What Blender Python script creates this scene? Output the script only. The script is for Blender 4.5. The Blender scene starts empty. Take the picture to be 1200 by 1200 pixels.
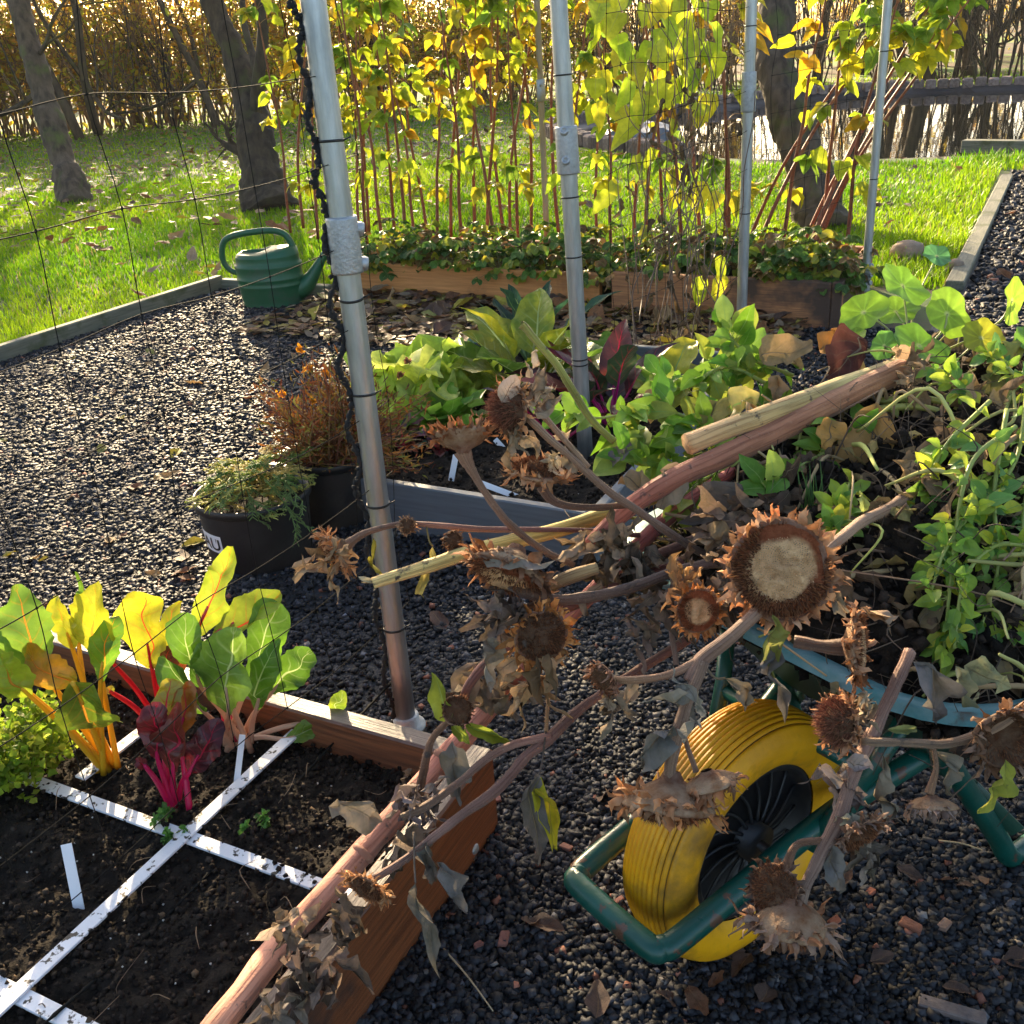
import bpy, math, random
import numpy as np
from mathutils import Matrix, Vector, Euler
rng = np.random.default_rng(7)
random.seed(7)
PI = math.pi
S = bpy.context.scene
COL = S.collection

# ------------------------------------------------------------------ camera, sky, sun, exposure
F = 1200.0; CAMH = 1.30
def _basis():
    u = -np.array([760-600, -(3180-600), -F]); u /= np.linalg.norm(u)
    fw = np.array([0, 0, -1.]); y = fw - u*fw.dot(u); y /= np.linalg.norm(y)
    return np.array([np.cross(y, u), y, u])
RC = _basis()
CAMP = np.array([0, 0, CAMH])
cam = bpy.data.objects.new('camera', bpy.data.cameras.new('camera')); COL.objects.link(cam)
m4 = np.eye(4); m4[:3, :3] = RC; m4[:3, 3] = CAMP
cam.matrix_world = Matrix(m4.tolist())
cam.data.sensor_width = 36; cam.data.lens = 36; cam.data.clip_end = 900; cam.data.clip_start = .02
S.camera = cam
SUN_AZ, SUN_EL = -14.0, 17.0       # degrees; azimuth from +Y towards +X
W = bpy.data.worlds.new('World'); S.world = W; W.use_nodes = True
wn = W.node_tree.nodes; bg = wn['Background']
sky = wn.new('ShaderNodeTexSky'); sky.sky_type = 'NISHITA'; sky.sun_disc = False
sky.sun_elevation = math.radians(SUN_EL); sky.sun_rotation = math.radians(SUN_AZ)
sky.dust_density = 3.0; sky.ozone_density = .5; sky.air_density = .9
W.node_tree.links.new(sky.outputs[0], bg.inputs[0]); bg.inputs[1].default_value = .105
sl = bpy.data.lights.new('sun', 'SUN'); so = bpy.data.objects.new('sun', sl); COL.objects.link(so)
sl.energy = 5.0; sl.angle = math.radians(.5); sl.color = (1, .78, .48)
_a, _e = math.radians(SUN_AZ), math.radians(SUN_EL)
SUND = Vector((math.sin(_a)*math.cos(_e), math.cos(_a)*math.cos(_e), math.sin(_e)))
so.rotation_euler = SUND.to_track_quat('Z', 'Y').to_euler(); so.location = SUND*60
S.view_settings.view_transform = 'Standard'; S.view_settings.look = 'None'
S.view_settings.exposure = 2.05; S.view_settings.gamma = 1
S.render.engine = 'CYCLES'
HAZE = .0004
S.cycles.max_bounces = 8; S.cycles.volume_bounces = 0; S.cycles.transparent_max_bounces = 8

# ------------------------------------------------------------------ helpers
def ray(px, py): return RC @ np.array([(px-600)/F, -(py-600)/F, -1.])
def G(px, py, z=0.):
    r = ray(px, py); return CAMP + r*((z-CAMH)/r[2])
def D(px, py, d): return CAMP + ray(px, py)*d
def cv(dx, dy, dz):                       # right, down, towards the camera -> world direction
    v = RC @ np.array([dx, -dy, dz], float); return v/np.linalg.norm(v)
TH = math.radians(28)
CX = np.array([math.cos(TH), -math.sin(TH), 0]); GX = np.array([math.sin(TH), math.cos(TH), 0])
def AB(a, b, z=0.): return a*CX + b*GX + np.array([0, 0, z])
def toab(p): return np.array([p @ CX, p @ GX, p[2]])
def nrm(v): v = np.asarray(v, float); return v/(np.linalg.norm(v)+1e-12)
def frame(d, up=(0, 0, 1)):               # columns: d, side, normal
    d = nrm(d); up = np.asarray(up, float); n = up - d*up.dot(d)
    if np.linalg.norm(n) < 1e-4: n = np.cross(d, [1, .3, .2])
    n = nrm(n); return np.stack([d, np.cross(n, d), n], 1)
def rotz(a): c, s = math.cos(a), math.sin(a); return np.array([[c, -s, 0], [s, c, 0], [0, 0, 1]])
def rotx(a): c, s = math.cos(a), math.sin(a); return np.array([[1, 0, 0], [0, c, -s], [0, s, c]])
def roty(a): c, s = math.cos(a), math.sin(a); return np.array([[c, 0, s], [0, 1, 0], [-s, 0, c]])
_perm = np.random.default_rng(3).random((64, 64, 64))
def vnoise(p, s=1.):
    p = np.asarray(p, float)*s; i = np.floor(p).astype(int); f = p-i; f = f*f*(3-2*f); i &= 63; j = (i+1) & 63
    def c(a, b, d): return _perm[a[..., 0], b[..., 1], d[..., 2]]
    x, y, z = f[..., 0], f[..., 1], f[..., 2]
    def L(a, b, t): return a+(b-a)*t
    return L(L(L(c(i, i, i), c(j, i, i), x), L(c(i, j, i), c(j, j, i), x), y),
             L(L(c(i, i, j), c(j, i, j), x), L(c(i, j, j), c(j, j, j), x), y), z)-.5
def fbm(p, s=1., o=3):
    r = 0
    for k in range(o): r = r+vnoise(np.asarray(p)+k*7.3, s*2**k)/2**k
    return r

class MB:
    def __init__(s): s.v = []; s.f = []; s.c = []; s.u = []; s.m = []; s.n = 0
    def add(s, v, f, col=(1, 1, 1), uv=None, mi=0):
        v = np.asarray(v, float); k = len(v); col = np.asarray(col, float)
        if col.ndim == 1: col = np.tile(col, (k, 1))
        if uv is None: uv = np.zeros((k, 2))
        s.v.append(v); s.c.append(col); s.u.append(np.asarray(uv, float))
        n = s.n
        s.f.extend([tuple(int(i)+n for i in q) for q in f]); s.m.extend([mi]*len(f)); s.n += k
    def build(s, name, mats, parent=None, smooth=True, origin=None):
        v = np.concatenate(s.v) if s.v else np.zeros((0, 3))
        o = np.zeros(3)
        if origin is not None: o = np.asarray(origin, float)
        elif parent is not None and parent.get('_w'): o = np.array(parent['_w'])
        v = v-o
        me = bpy.data.meshes.new(name); me.from_pydata(v.tolist(), [], s.f)
        return finish(name, me, np.concatenate(s.c), np.concatenate(s.u), mats, parent, smooth, s.m, o)
def finish(name, me, col, uv, mats, parent, smooth, mi=None, o=(0, 0, 0)):
    a = me.attributes.new('Col', 'FLOAT_COLOR', 'POINT')
    a.data.foreach_set('color', np.concatenate([col, np.ones((len(col), 1))], 1).ravel())
    if uv is not None:
        b = me.attributes.new('luv', 'FLOAT2', 'POINT'); b.data.foreach_set('vector', uv.ravel())
    for m in (mats if isinstance(mats, (list, tuple)) else [mats]): me.materials.append(m)
    if mi is not None and len(me.materials) > 1: me.polygons.foreach_set('material_index', mi)
    if smooth: me.polygons.foreach_set('use_smooth', [True]*len(me.polygons))
    me.update()
    ob = bpy.data.objects.new(name, me); COL.objects.link(ob)
    if parent is not None:
        ob.parent = parent
        if parent.get('_w') is None: ob.location = o
        else: ob['_w'] = parent['_w']
    else: ob.location = o
    return ob
def tag(o, label=None, cat=None, group=None, kind=None):
    if label: o['label'] = label
    if cat: o['category'] = cat
    if group: o['group'] = group
    if kind: o['kind'] = kind
    return o
def thing(name, loc, label, cat, group=None, world=True, rz=0.):
    o = bpy.data.objects.new(name, None); COL.objects.link(o); o.location = [float(x) for x in loc]
    o.rotation_euler = (0, 0, rz); o.empty_display_size = .05
    if world: o['_w'] = [float(x) for x in loc]
    return tag(o, label, cat, group)
def copy_tree(o, loc=None, rot=None, sc=None, label=None):
    c = o.copy(); COL.objects.link(c)
    for ch in list(o.children):
        d = ch.copy(); COL.objects.link(d); d.parent = c
        for g in list(ch.children):
            e = g.copy(); COL.objects.link(e); e.parent = d
    if loc is not None: c.location = [float(x) for x in loc]
    if rot is not None: c.rotation_euler = rot
    if sc is not None: c.scale = (sc,)*3
    if label: c['label'] = label
    return c
def bigmesh(name, v, f, col, mats, smooth=False, uv=None):
    v = np.ascontiguousarray(v, np.float32); f = np.ascontiguousarray(f, np.int32); nf, k = f.shape
    me = bpy.data.meshes.new(name)
    me.vertices.add(len(v)); me.vertices.foreach_set('co', v.ravel())
    me.loops.add(nf*k); me.loops.foreach_set('vertex_index', f.ravel())
    me.polygons.add(nf); me.polygons.foreach_set('loop_start', np.arange(nf, dtype=np.int32)*k)
    me.polygons.foreach_set('loop_total', np.full(nf, k, np.int32))
    me.update(calc_edges=True)
    return finish(name, me, col, uv, mats, None, smooth)
def inst(tv, tf, loc, rot, scl):          # batch of template copies; rot (N,3,3), scl (N,) or (N,3)
    N = len(loc); scl = np.asarray(scl, float)
    if scl.ndim == 1: scl = scl[:, None].repeat(3, 1)
    v = np.einsum('nij,nkj->nki', rot, tv[None]*scl[:, None, :]) + loc[:, None, :]
    f = (tf[None]+np.arange(N)[:, None, None]*len(tv)).reshape(-1, tf.shape[1])
    return v.reshape(-1, 3), f
def rrot(N, tilt=PI):                     # random spin about z, then a tilt
    a = rng.random(N)*2*PI; b = rng.random(N)*2*PI; t = rng.normal(0, 1, N)*tilt
    ca, sa = np.cos(a), np.sin(a); Z = np.zeros((N, 3, 3)); Z[:, 0, 0] = ca; Z[:, 0, 1] = -sa; Z[:, 1, 0] = sa; Z[:, 1, 1] = ca; Z[:, 2, 2] = 1
    ax = np.stack([np.cos(b), np.sin(b), np.zeros(N)], 1); K = np.zeros((N, 3, 3))
    K[:, 0, 2] = ax[:, 1]; K[:, 1, 2] = -ax[:, 0]; K[:, 2, 0] = -ax[:, 1]; K[:, 2, 1] = ax[:, 0]
    Rm = np.eye(3)[None]+np.sin(t)[:, None, None]*K+(1-np.cos(t))[:, None, None]*(K@K)
    return Rm@Z
def spline(pts, n=6):
    P = np.asarray(pts, float)
    if len(P) < 3: return np.concatenate([P[0]+(P[1]-P[0])*t for t in np.linspace(0, 1, n)]).reshape(-1, P.shape[1])
    Q = np.vstack([2*P[0]-P[1], P, 2*P[-1]-P[-2]]); out = []
    for i in range(1, len(Q)-2):
        p0, p1, p2, p3 = Q[i-1:i+3]
        for t in np.arange(n)/n:
            out.append(.5*((2*p1)+(-p0+p2)*t+(2*p0-5*p1+4*p2-p3)*t*t+(-p0+3*p1-3*p2+p3)*t**3))
    out.append(P[-1]); return np.array(out)
def tube(mb, pts, rad, seg=8, col=(1, 1, 1), caps=True, mi=0, rib=0., wob=0.):
    P = np.asarray(pts, float); n = len(P); rad = np.broadcast_to(np.asarray(rad, float), (n,))
    T = np.gradient(P, axis=0); T /= np.linalg.norm(T, axis=1)[:, None]+1e-12
    u = np.cross(T[0], [0, 0, 1.]);
    if np.linalg.norm(u) < .1: u = np.cross(T[0], [0, 1., 0])
    u = nrm(u); a = np.arange(seg)*2*PI/seg; V = []; UV = []
    ll = np.concatenate([[0], np.cumsum(np.linalg.norm(np.diff(P, axis=0), axis=1))])
    for i in range(n):
        u = nrm(u-T[i]*u.dot(T[i])); w = np.cross(T[i], u)
        r = rad[i]*(1+rib*np.where(np.arange(seg) % 2, 1, -1))
        if wob: r = r*(1+wob*2*vnoise(np.stack([np.cos(a)*2, np.sin(a)*2, np.full(seg, ll[i]/rad[i]*.5)], 1)+P[0]*9))
        V.append(P[i]+np.outer(np.cos(a)*r, u)+np.outer(np.sin(a)*r, w)); UV.append(np.stack([np.full(seg, ll[i]), a], 1))
    f = [(i*seg+j, i*seg+(j+1) % seg, (i+1)*seg+(j+1) % seg, (i+1)*seg+j) for i in range(n-1) for j in range(seg)]
    if caps: f += [tuple(range(seg))[::-1], tuple(range((n-1)*seg, n*seg))]
    col = np.asarray(col, float)
    if col.ndim == 2 and len(col) == n: col = col.repeat(seg, 0)
    mb.add(np.concatenate(V), f, col, np.concatenate(UV), mi)
def stem(mb, pts, n=6, seg=8, col=(1, 1, 1), col2=None, **k):     # pts rows: x y z r, smoothed
    s = spline(pts, n); c = np.asarray(col, float)
    if col2 is not None: t = np.linspace(0, 1, len(s))[:, None]; c = c*(1-t)+np.asarray(col2)*t
    tube(mb, s[:, :3], np.maximum(s[:, 3], 2e-4), seg, c, **k)
def lathe(mb, prof, M=np.eye(3), o=(0, 0, 0), seg=24, col=(1, 1, 1), ell=1., mi=0, wob=0., cap=True):
    prof = np.asarray(prof, float); a = np.arange(seg)*2*PI/seg; V = []
    for r, z in prof:
        rr = np.full(seg, r)
        if wob: rr = r*(1+wob*2*vnoise(np.stack([np.cos(a)*1.7, np.sin(a)*1.7, np.full(seg, z*30)], 1)+np.asarray(o)*31))
        V.append(np.stack([np.cos(a)*rr, np.sin(a)*rr*ell, np.full(seg, z)], 1))
    n = len(prof); f = [(i*seg+j, i*seg+(j+1) % seg, (i+1)*seg+(j+1) % seg, (i+1)*seg+j) for i in range(n-1) for j in range(seg)]
    if cap: f += [tuple(range(seg))[::-1], tuple(range((n-1)*seg, n*seg))]
    col = np.asarray(col, float)
    if col.ndim == 2 and len(col) == n: col = col.repeat(seg, 0)
    mb.add(np.concatenate(V)@np.asarray(M).T+np.asarray(o), f, col, None, mi)
def box(mb, lo, hi, bev=.003, col=(1, 1, 1), mi=0, M=None, o=(0, 0, 0)):
    lo = np.array(lo, float); hi = np.array(hi, float); c = (lo+hi)/2; h = (hi-lo)/2; b = min(bev, h.min()*.45)
    V = []; idx = {}
    for sx in (-1, 1):
        for sy in (-1, 1):
            for sz in (-1, 1):
                s = np.array([sx, sy, sz])
                for k in range(3):
                    q = s*(h-b); q[k] = s[k]*h[k]; idx[(sx, sy, sz, k)] = len(V); V.append(c+q)
    f = []
    for k in range(3):
        i, j = (k+1) % 3, (k+2) % 3
        for s in (-1, 1):
            q = []
            for a, d in ((-1, -1), (1, -1), (1, 1), (-1, 1)):
                t = [0, 0, 0]; t[k] = s; t[i] = a; t[j] = d; q.append(idx[(*t, k)])
            f.append(tuple(q if s > 0 else q[::-1]))
        for a in (-1, 1):                # edge strips parallel to k
            for d in (-1, 1):
                t0 = [0]*3; t0[k] = -1; t0[i] = a; t0[j] = d; t1 = list(t0); t1[k] = 1
                q = (idx[(*t0, i)], idx[(*t0, j)], idx[(*t1, j)], idx[(*t1, i)])
                f.append(q if a*d > 0 else q[::-1])
    for sx in (-1, 1):
        for sy in (-1, 1):
            for sz in (-1, 1):
                q = tuple(idx[(sx, sy, sz, k)] for k in range(3)); f.append(q if sx*sy*sz > 0 else q[::-1])
    V = np.array(V)
    if M is not None: V = V@np.asarray(M).T
    mb.add(V+np.asarray(o), f, col, None, mi)
SH = {'ovate': lambda t: np.sin(PI*t**.72)**.85, 'lance': lambda t: np.sin(PI*t**.6)**1.1, 'broad': lambda t: np.clip(np.sin(PI*t**.85), 0, 1)**.5,
      'point': lambda t: (1-t)**.8*np.clip(t*9+.55, 0, 1), 'heart': lambda t: np.clip(np.sin(PI*(t*.93+.07)**.55), 0, 1)**.8, 'chard': lambda t: np.clip(np.sin(PI*np.clip(t*.97+.015,0,1)**1.05), 0, 1)**.55*(.8+.25*t), 'strap': lambda t: np.clip(t*8+.3, 0, 1)*np.clip((1-t)*3, 0, 1)**.6}
def leaf(mb, base, d, up, L, Wd, shape='ovate', nu=8, nv=4, bend=0., fold=0., ruf=0., twist=0., crump=0., lob=0., col=(1, 1, 1), var=.0, mi=0, side=0., rs=None):
    """bend: total downward curve (rad) along the length; fold: V angle; ruf: edge waves; twist rad; crump: noise; lob: serration."""
    rs = random.random()*50 if rs is None else rs
    t = np.linspace(0, 1, nu+1); w = SH[shape](np.clip(t, 0, 1))*Wd/2; s = np.linspace(-1, 1, nv+1)
    an = -bend*t**1.3; dx = np.cos(an); dz = np.sin(an); x = np.concatenate([[0], np.cumsum((dx[1:]+dx[:-1])/2)])*L/nu; z = np.concatenate([[0], np.cumsum((dz[1:]+dz[:-1])/2)])*L/nu
    sd = side*t**2*L; tw = twist*t
    V = np.zeros((nu+1, nv+1, 3)); 
    for j, q in enumerate(s):
        ww = w*(1+lob*(np.sin(t*nu*2.2+q*3+rs)))*q
        lift = np.abs(q)*w*math.sin(fold) + ruf*Wd*np.abs(q)**1.5*np.sin(t*PI*5+q*2.1+rs)*(w/(Wd/2+1e-9))
        lat = ww*math.cos(fold)
        c, si = np.cos(tw), np.sin(tw)
        la, li = lat*c-lift*si, lat*si+lift*c
        V[:, j, 0] = x-np.sin(an)*li*-1*-1; V[:, j, 1] = la+sd; V[:, j, 2] = z+np.cos(an)*li
    if crump: 
        q = V/max(L, 1e-6)*4+rs; k = crump*L
        V = V+np.stack([vnoise(q), vnoise(q+11), vnoise(q+23)], -1)*k*np.minimum(t*4, 1)[:, None, None]*2
    Fm = frame(d, up); P = V.reshape(-1, 3)@Fm.T+np.asarray(base)
    f = [(i*(nv+1)+j, (i+1)*(nv+1)+j, (i+1)*(nv+1)+j+1, i*(nv+1)+j+1) for i in range(nu) for j in range(nv)]
    uv = np.stack(np.meshgrid(t, s, indexing='ij'), -1).reshape(-1, 2)
    cc = np.asarray(col, float)
    if var:
        k = vnoise(V.reshape(-1, 3)/max(L, 1e-6)*3+rs*1.7)*2*var; cc = np.clip(cc*(1+k[:, None]*np.array([1.0, .8, .4])), 0, 1)
    mb.add(P, f, cc, uv, mi)
def mixc(a, b, t): return tuple(np.asarray(a)*(1-t)+np.asarray(b)*t)

# ------------------------------------------------------------------ materials
class NT:
    def __init__(s, name):
        s.mat = bpy.data.materials.new(name); s.mat.use_nodes = True; s.t = s.mat.node_tree; s.t.nodes.clear()
    def n(s, typ, **k):
        x = s.t.nodes.new('ShaderNode'+typ)
        for a, b in k.items(): setattr(x, a, b)
        return x
    def l(s, a, b): s.t.links.new(a, b)
    def math(s, op, a, b=None, clamp=False):
        x = s.n('Math', operation=op); x.use_clamp = clamp
        for i, q in enumerate((a, b)):
            if q is None: continue
            if isinstance(q, (int, float)): x.inputs[i].default_value = q
            else: s.l(q, x.inputs[i])
        return x.outputs[0]
    def mix(s, a, b, f, blend='MIX'):
        x = s.n('Mix', data_type='RGBA', blend_type=blend)
        for i, q in ((6, a), (7, b), (0, f)):
            if isinstance(q, (int, float)): x.inputs[i].default_value = q
            elif isinstance(q, (tuple, list)): x.inputs[i].default_value = (*q, 1)
            else: s.l(q, x.inputs[i])
        return x.outputs[2]
    def noise(s, scale, detail=5, stretch=(1, 1, 1), rough=.6, coord='Object'):
        tc = s.n('TexCoord'); mp = s.n('Mapping'); mp.inputs['Scale'].default_value = stretch
        s.l(tc.outputs[coord], mp.inputs[0]); x = s.n('TexNoise'); x.inputs['Scale'].default_value = scale; x.inputs['Detail'].default_value = detail; x.inputs['Roughness'].default_value = rough
        s.l(mp.outputs[0], x.inputs['Vector']); return x.outputs[0]
    def ramp(s, f, lo, hi):
        x = s.n('MapRange'); x.inputs[1].default_value = lo; x.inputs[2].default_value = hi; s.l(f, x.inputs[0]); return x.outputs[0]
def M(name, c1=(.5, .5, .5), c2=None, scale=8., lo=.35, hi=.65, rough=.6, metal=0., bump=0., bscale=60., stretch=(1, 1, 1), attr=False, c3=None, s3=3., lo3=.55, hi3=.62, transl=0., spec=.5, rvar=0., sheen=0., coat=0., top=None):
    N = NT(name); base = c1
    if attr:
        a = N.n('Attribute', attribute_name='Col'); base = a.outputs['Color']
        if c2 is not None: base = N.mix(base, c2, N.ramp(N.noise(scale, 5, stretch), lo, hi), 'MULTIPLY')
    elif c2 is not None: base = N.mix(c1, c2, N.ramp(N.noise(scale, 6, stretch), lo, hi))
    if c3 is not None: base = N.mix(base, c3, N.ramp(N.noise(s3, 5), lo3, hi3))
    if top is not None:
        ge = N.n('NewGeometry'); sx = N.n('SeparateXYZ'); N.l(ge.outputs['True Normal'], sx.inputs[0]); base = N.mix(base, N.mix(top, (.045, .035, .03), N.ramp(N.noise(24, 5), .5, .68)), N.ramp(sx.outputs[2], .5, .8))
    b = N.n('BsdfPrincipled'); b.inputs['Roughness'].default_value = rough; b.inputs['Metallic'].default_value = metal
    b.inputs['Specular IOR Level'].default_value = spec; b.inputs['Coat Weight'].default_value = coat
    if isinstance(base, tuple): b.inputs['Base Color'].default_value = (*base, 1)
    else: N.l(base, b.inputs['Base Color'])
    if rvar: N.l(N.math('ADD', N.math('MULTIPLY', N.math('SUBTRACT', N.noise(scale*2, 4), .5), rvar*2), rough, True), b.inputs['Roughness'])
    if bump:
        bp = N.n('Bump'); bp.inputs['Strength'].default_value = bump; bp.inputs['Distance'].default_value = .01
        N.l(N.noise(bscale, 6, stretch), bp.inputs['Height']); N.l(bp.outputs[0], b.inputs['Normal'])
    out = N.n('OutputMaterial'); sh = b.outputs[0]
    if transl:
        tr = N.n('BsdfTranslucent')
        if isinstance(base, tuple): tr.inputs[0].default_value = (*base, 1)
        else: N.l(base, tr.inputs[0])
        mx = N.n('MixShader'); mx.inputs[0].default_value = transl; N.l(sh, mx.inputs[1]); N.l(tr.outputs[0], mx.inputs[2]); sh = mx.outputs[0]
    N.l(sh, out.inputs[0]); return N.mat
def LEAF(name, rib=None, rough=.45, transl=.5, nveins=6., ribw=.07, vein=.5, spots=None, bump=.25, spec=.4, patch=None):
    """leaf pigment from the Col attribute, midrib and side veins from the leaf's own u,v, optional brown spots"""
    N = NT(name); a = N.n('Attribute', attribute_name='Col'); base = a.outputs['Color']
    base = N.mix(base, (.55, .6, .5), N.ramp(N.noise(35, 4), .4, .75), 'MULTIPLY')
    if patch: base = N.mix(base, patch, N.math('MULTIPLY', N.ramp(N.noise(16, 4), .48, .68), .75))
    if spots: base = N.mix(base, spots, N.ramp(N.noise(28, 5), .6, .68))
    uv = N.n('Attribute', attribute_name='luv'); sp = N.n('SeparateXYZ'); N.l(uv.outputs['Vector'], sp.inputs[0])
    av = N.math('ABSOLUTE', sp.outputs[1]); u = sp.outputs[0]
    ph = N.math('FRACT', N.math('MULTIPLY', N.math('SUBTRACT', u, N.math('MULTIPLY', av, .22)), nveins))
    dist = N.math('ABSOLUTE', N.math('SUBTRACT', ph, .5))
    vm = N.math('MULTIPLY', N.math('SUBTRACT', 1., N.math('MULTIPLY', dist, 9.), True), N.math('SUBTRACT', 1., av, True))
    mid = N.math('SUBTRACT', 1., N.math('DIVIDE', av, N.math('ADD', N.math('MULTIPLY', N.math('SUBTRACT', 1., u), ribw), .012)), True)
    mask = N.math('MAXIMUM', N.math('MULTIPLY', mid, 1.6, True), N.math('MULTIPLY', vm, vein))
    if rib is not None: base = N.mix(base, rib, mask)
    b = N.n('BsdfPrincipled'); N.l(base, b.inputs['Base Color']); b.inputs['Roughness'].default_value = rough; b.inputs['Specular IOR Level'].default_value = spec
    bp = N.n('Bump'); bp.inputs['Strength'].default_value = bump; bp.inputs['Distance'].default_value = .004
    N.l(N.math('SUBTRACT', N.noise(60, 4), N.math('MULTIPLY', mask, .7)), bp.inputs['Height']); N.l(bp.outputs[0], b.inputs['Normal'])
    tr = N.n('BsdfTranslucent'); N.l(base, tr.inputs[0]); mx = N.n('MixShader'); mx.inputs[0].default_value = transl
    N.l(b.outputs[0], mx.inputs[1]); N.l(tr.outputs[0], mx.inputs[2]); out = N.n('OutputMaterial'); N.l(mx.outputs[0], out.inputs[0]); return N.mat

m_steel = M('galvanised_steel', (.52, .54, .56), (.33, .35, .37), 60, .35, .7, .42, .85, .15, 120, (1, 1, .15), rvar=.15)
m_clamp = M('cast_galvanised_clamp', (.5, .52, .54), (.36, .37, .38), 90, .3, .7, .5, .75, .3, 200)
m_black = M('black_cable_tie', (.01, .01, .01), rough=.45)
m_rope = M('black_rope', (.012, .012, .013), rough=.8, bump=.5, bscale=300)
m_net = M('dark_netting_twine', (.012, .0115, .01), rough=.85, spec=.12)
m_gravel = M('crushed_slate_gravel', attr=True, c2=(.65, .65, .7), scale=150, rough=.66, spec=.28, rvar=.2)
m_gravelbed = M('gravel_bed', (.016, .017, .021), (.035, .036, .042), 120, .4, .65, .6, bump=.9, bscale=160)
m_lawn = M('lawn_earth', (.055, .06, .02), (.05, .11, .015), 2.5, .35, .65, .9, bump=.5, bscale=60, c3=(.07, .05, .03), s3=1.2)
m_grass = M('grass_blades', attr=True, rough=.45, transl=.6, spec=.3)
m_soil = M('garden_soil', (.012, .009, .007), (.032, .024, .017), 45, .35, .7, .95, bump=.9, bscale=140, spec=.2)
m_clod = M('soil_crumbs', attr=True, rough=.95, bump=.5, bscale=300, spec=.2)
def wood(n, c1, c2, st, c3=None, rough=.6, bump=.3, **k): return M(n, c1, c2, 9, .35, .62, rough, 0, bump, 22, st, c3=c3, **k)
m_wx = wood('red_brown_stained_board_across', (.26, .09, .035), (.13, .045, .02), (.6, 9, 14), (.055, .03, .022), .5, top=(.13, .095, .085))
m_wy = wood('red_brown_stained_board_along', (.25, .082, .028), (.13, .042, .016), (9, .6, 14), (.055, .03, .022), .5, top=(.13, .095, .085))
m_wtop = wood('weathered_board_top', (.2, .15, .13), (.11, .085, .08), (5, 5, 9), rough=.7)
m_worange = wood('orange_larch_board', (.72, .31, .10), (.55, .21, .06), (.6, 9, 14), (.25, .1, .04), .6, s3=2.2, lo3=.58, hi3=.7)  # orange brightened to stand in for reflected sunlight on the board faces
m_wbrown = wood('brown_larch_board', (.55, .24, .09), (.27, .11, .05), (.6, 9, 14), (.08, .045, .03), .65, s3=2.4, lo3=.5, hi3=.62)
m_wgrey = wood('grey_green_edging', (.2, .19, .14), (.12, .12, .085), (9, .6, 9), (.08, .09, .04), .8)
m_greyboard = M('grey_composite_board', (.13, .155, .18), (.09, .105, .125), 14, .3, .7, .55, 0, .15, 60, (.4, 4, 6))
m_white = M('white_painted_batten', (.78, .78, .8), (.6, .6, .62), 14, .45, .8, .5, c3=(.02, .016, .012), s3=46, lo3=.565, hi3=.6, bump=.2)
m_tag = M('white_plastic_label', (.82, .82, .84), c3=(.1, .07, .05), s3=60, lo3=.68, hi3=.72, rough=.4)
m_pot = M('black_plastic_pot', (.02, .021, .023), (.05, .048, .045), 7, .5, .75, .5, 0, .15, 50, rvar=.15)
m_potblue = M('dark_blue_plastic_pot', (.022, .03, .04), (.03, .04, .05), 7, rough=.5)
m_can = M('dark_green_plastic', (.010, .085, .034), (.016, .10, .045), 10, .4, .7, .42, bump=.05, bscale=80, c3=(.03, .085, .045), s3=9)
m_bgreen = M('green_powder_coat', (.004, .058, .042), (.006, .085, .065), 14, .4, .7, .32, 0, .1, 60, c3=(.10, .05, .03), s3=24, lo3=.61, hi3=.64, rvar=.15)
m_tub = M('green_tub_steel', (.012, .05, .032), (.02, .075, .05), 10, .4, .7, .4, 0, .12, 40, c3=(.06, .05, .035), s3=12, lo3=.62, hi3=.7)
m_rim = M('worn_blue_green_rim', (.05, .19, .2), (.16, .28, .29), 22, .35, .65, .55, .1, .2, 60, c3=(.08, .06, .045), s3=17, lo3=.57, hi3=.66)
m_tyre = M('yellow_solid_tyre', (.86, .40, .003), (.62, .27, .005), 9, .45, .75, .5, 0, .15, 90, c3=(.12, .065, .02), s3=11, lo3=.5, hi3=.76)
m_groove = M('dark_tyre_groove', (.1, .065, .015), (.3, .17, .015), 25, .4, .7, .8)  # darker mottled tone along the groove bottoms
m_hub = M('black_plastic_wheel_hub', (.014, .014, .016), (.035, .033, .03), 25, .5, .75, .45)
m_bark = M('rough_grey_bark', (.045, .033, .025), (.12, .09, .065), 14, .35, .65, .95, 0, 1., 26, (1, 1, .35), c3=(.09, .11, .03), s3=3.2, lo3=.52, hi3=.66)
m_barkd = M('dark_bark', (.035, .026, .02), (.08, .06, .04), 14, .35, .65, .95, 0, .9, 26, (1, 1, .35), c3=(.06, .065, .02), s3=3, lo3=.55, hi3=.7)
m_twig = M('brown_twigs', (.24, .15, .085), (.13, .085, .05), 10, rough=.9)
m_leafy = M('yellow_autumn_leaves', attr=True, rough=.5, transl=.65, spec=.3)
m_rleaf = LEAF('raspberry_leaf', (.35, .4, .06), transl=.55, nveins=7, vein=.25, bump=.3)
m_cane = M('red_brown_cane', attr=True, c2=(.6, .5, .5), scale=40, rough=.55)
m_green = LEAF('green_leaf', (.25, .4, .1), transl=.45, vein=.2)
m_lettuce = LEAF('lettuce_leaf', (.5, .62, .2), transl=.5, nveins=5, vein=.3, ribw=.1)
m_chy = LEAF('yellow_chard_leaf', (.7, .26, .03), .28, .5, 6, .07, .3, bump=1., patch=(.16, .3, .03))
m_chr = LEAF('red_ribbed_chard_leaf', (.85, .06, .03), .28, .5, 6, .08, .38, bump=1., patch=(.3, .36, .03))
m_chg = LEAF('green_chard_leaf', (.5, .62, .25), .26, .45, 6, .09, .4, bump=1., patch=(.1, .2, .02))
m_chd = LEAF('dark_red_chard_leaf', (.5, .01, .05), .3, .4, 6, .11, .5, bump=.6, spec=.6)
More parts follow.
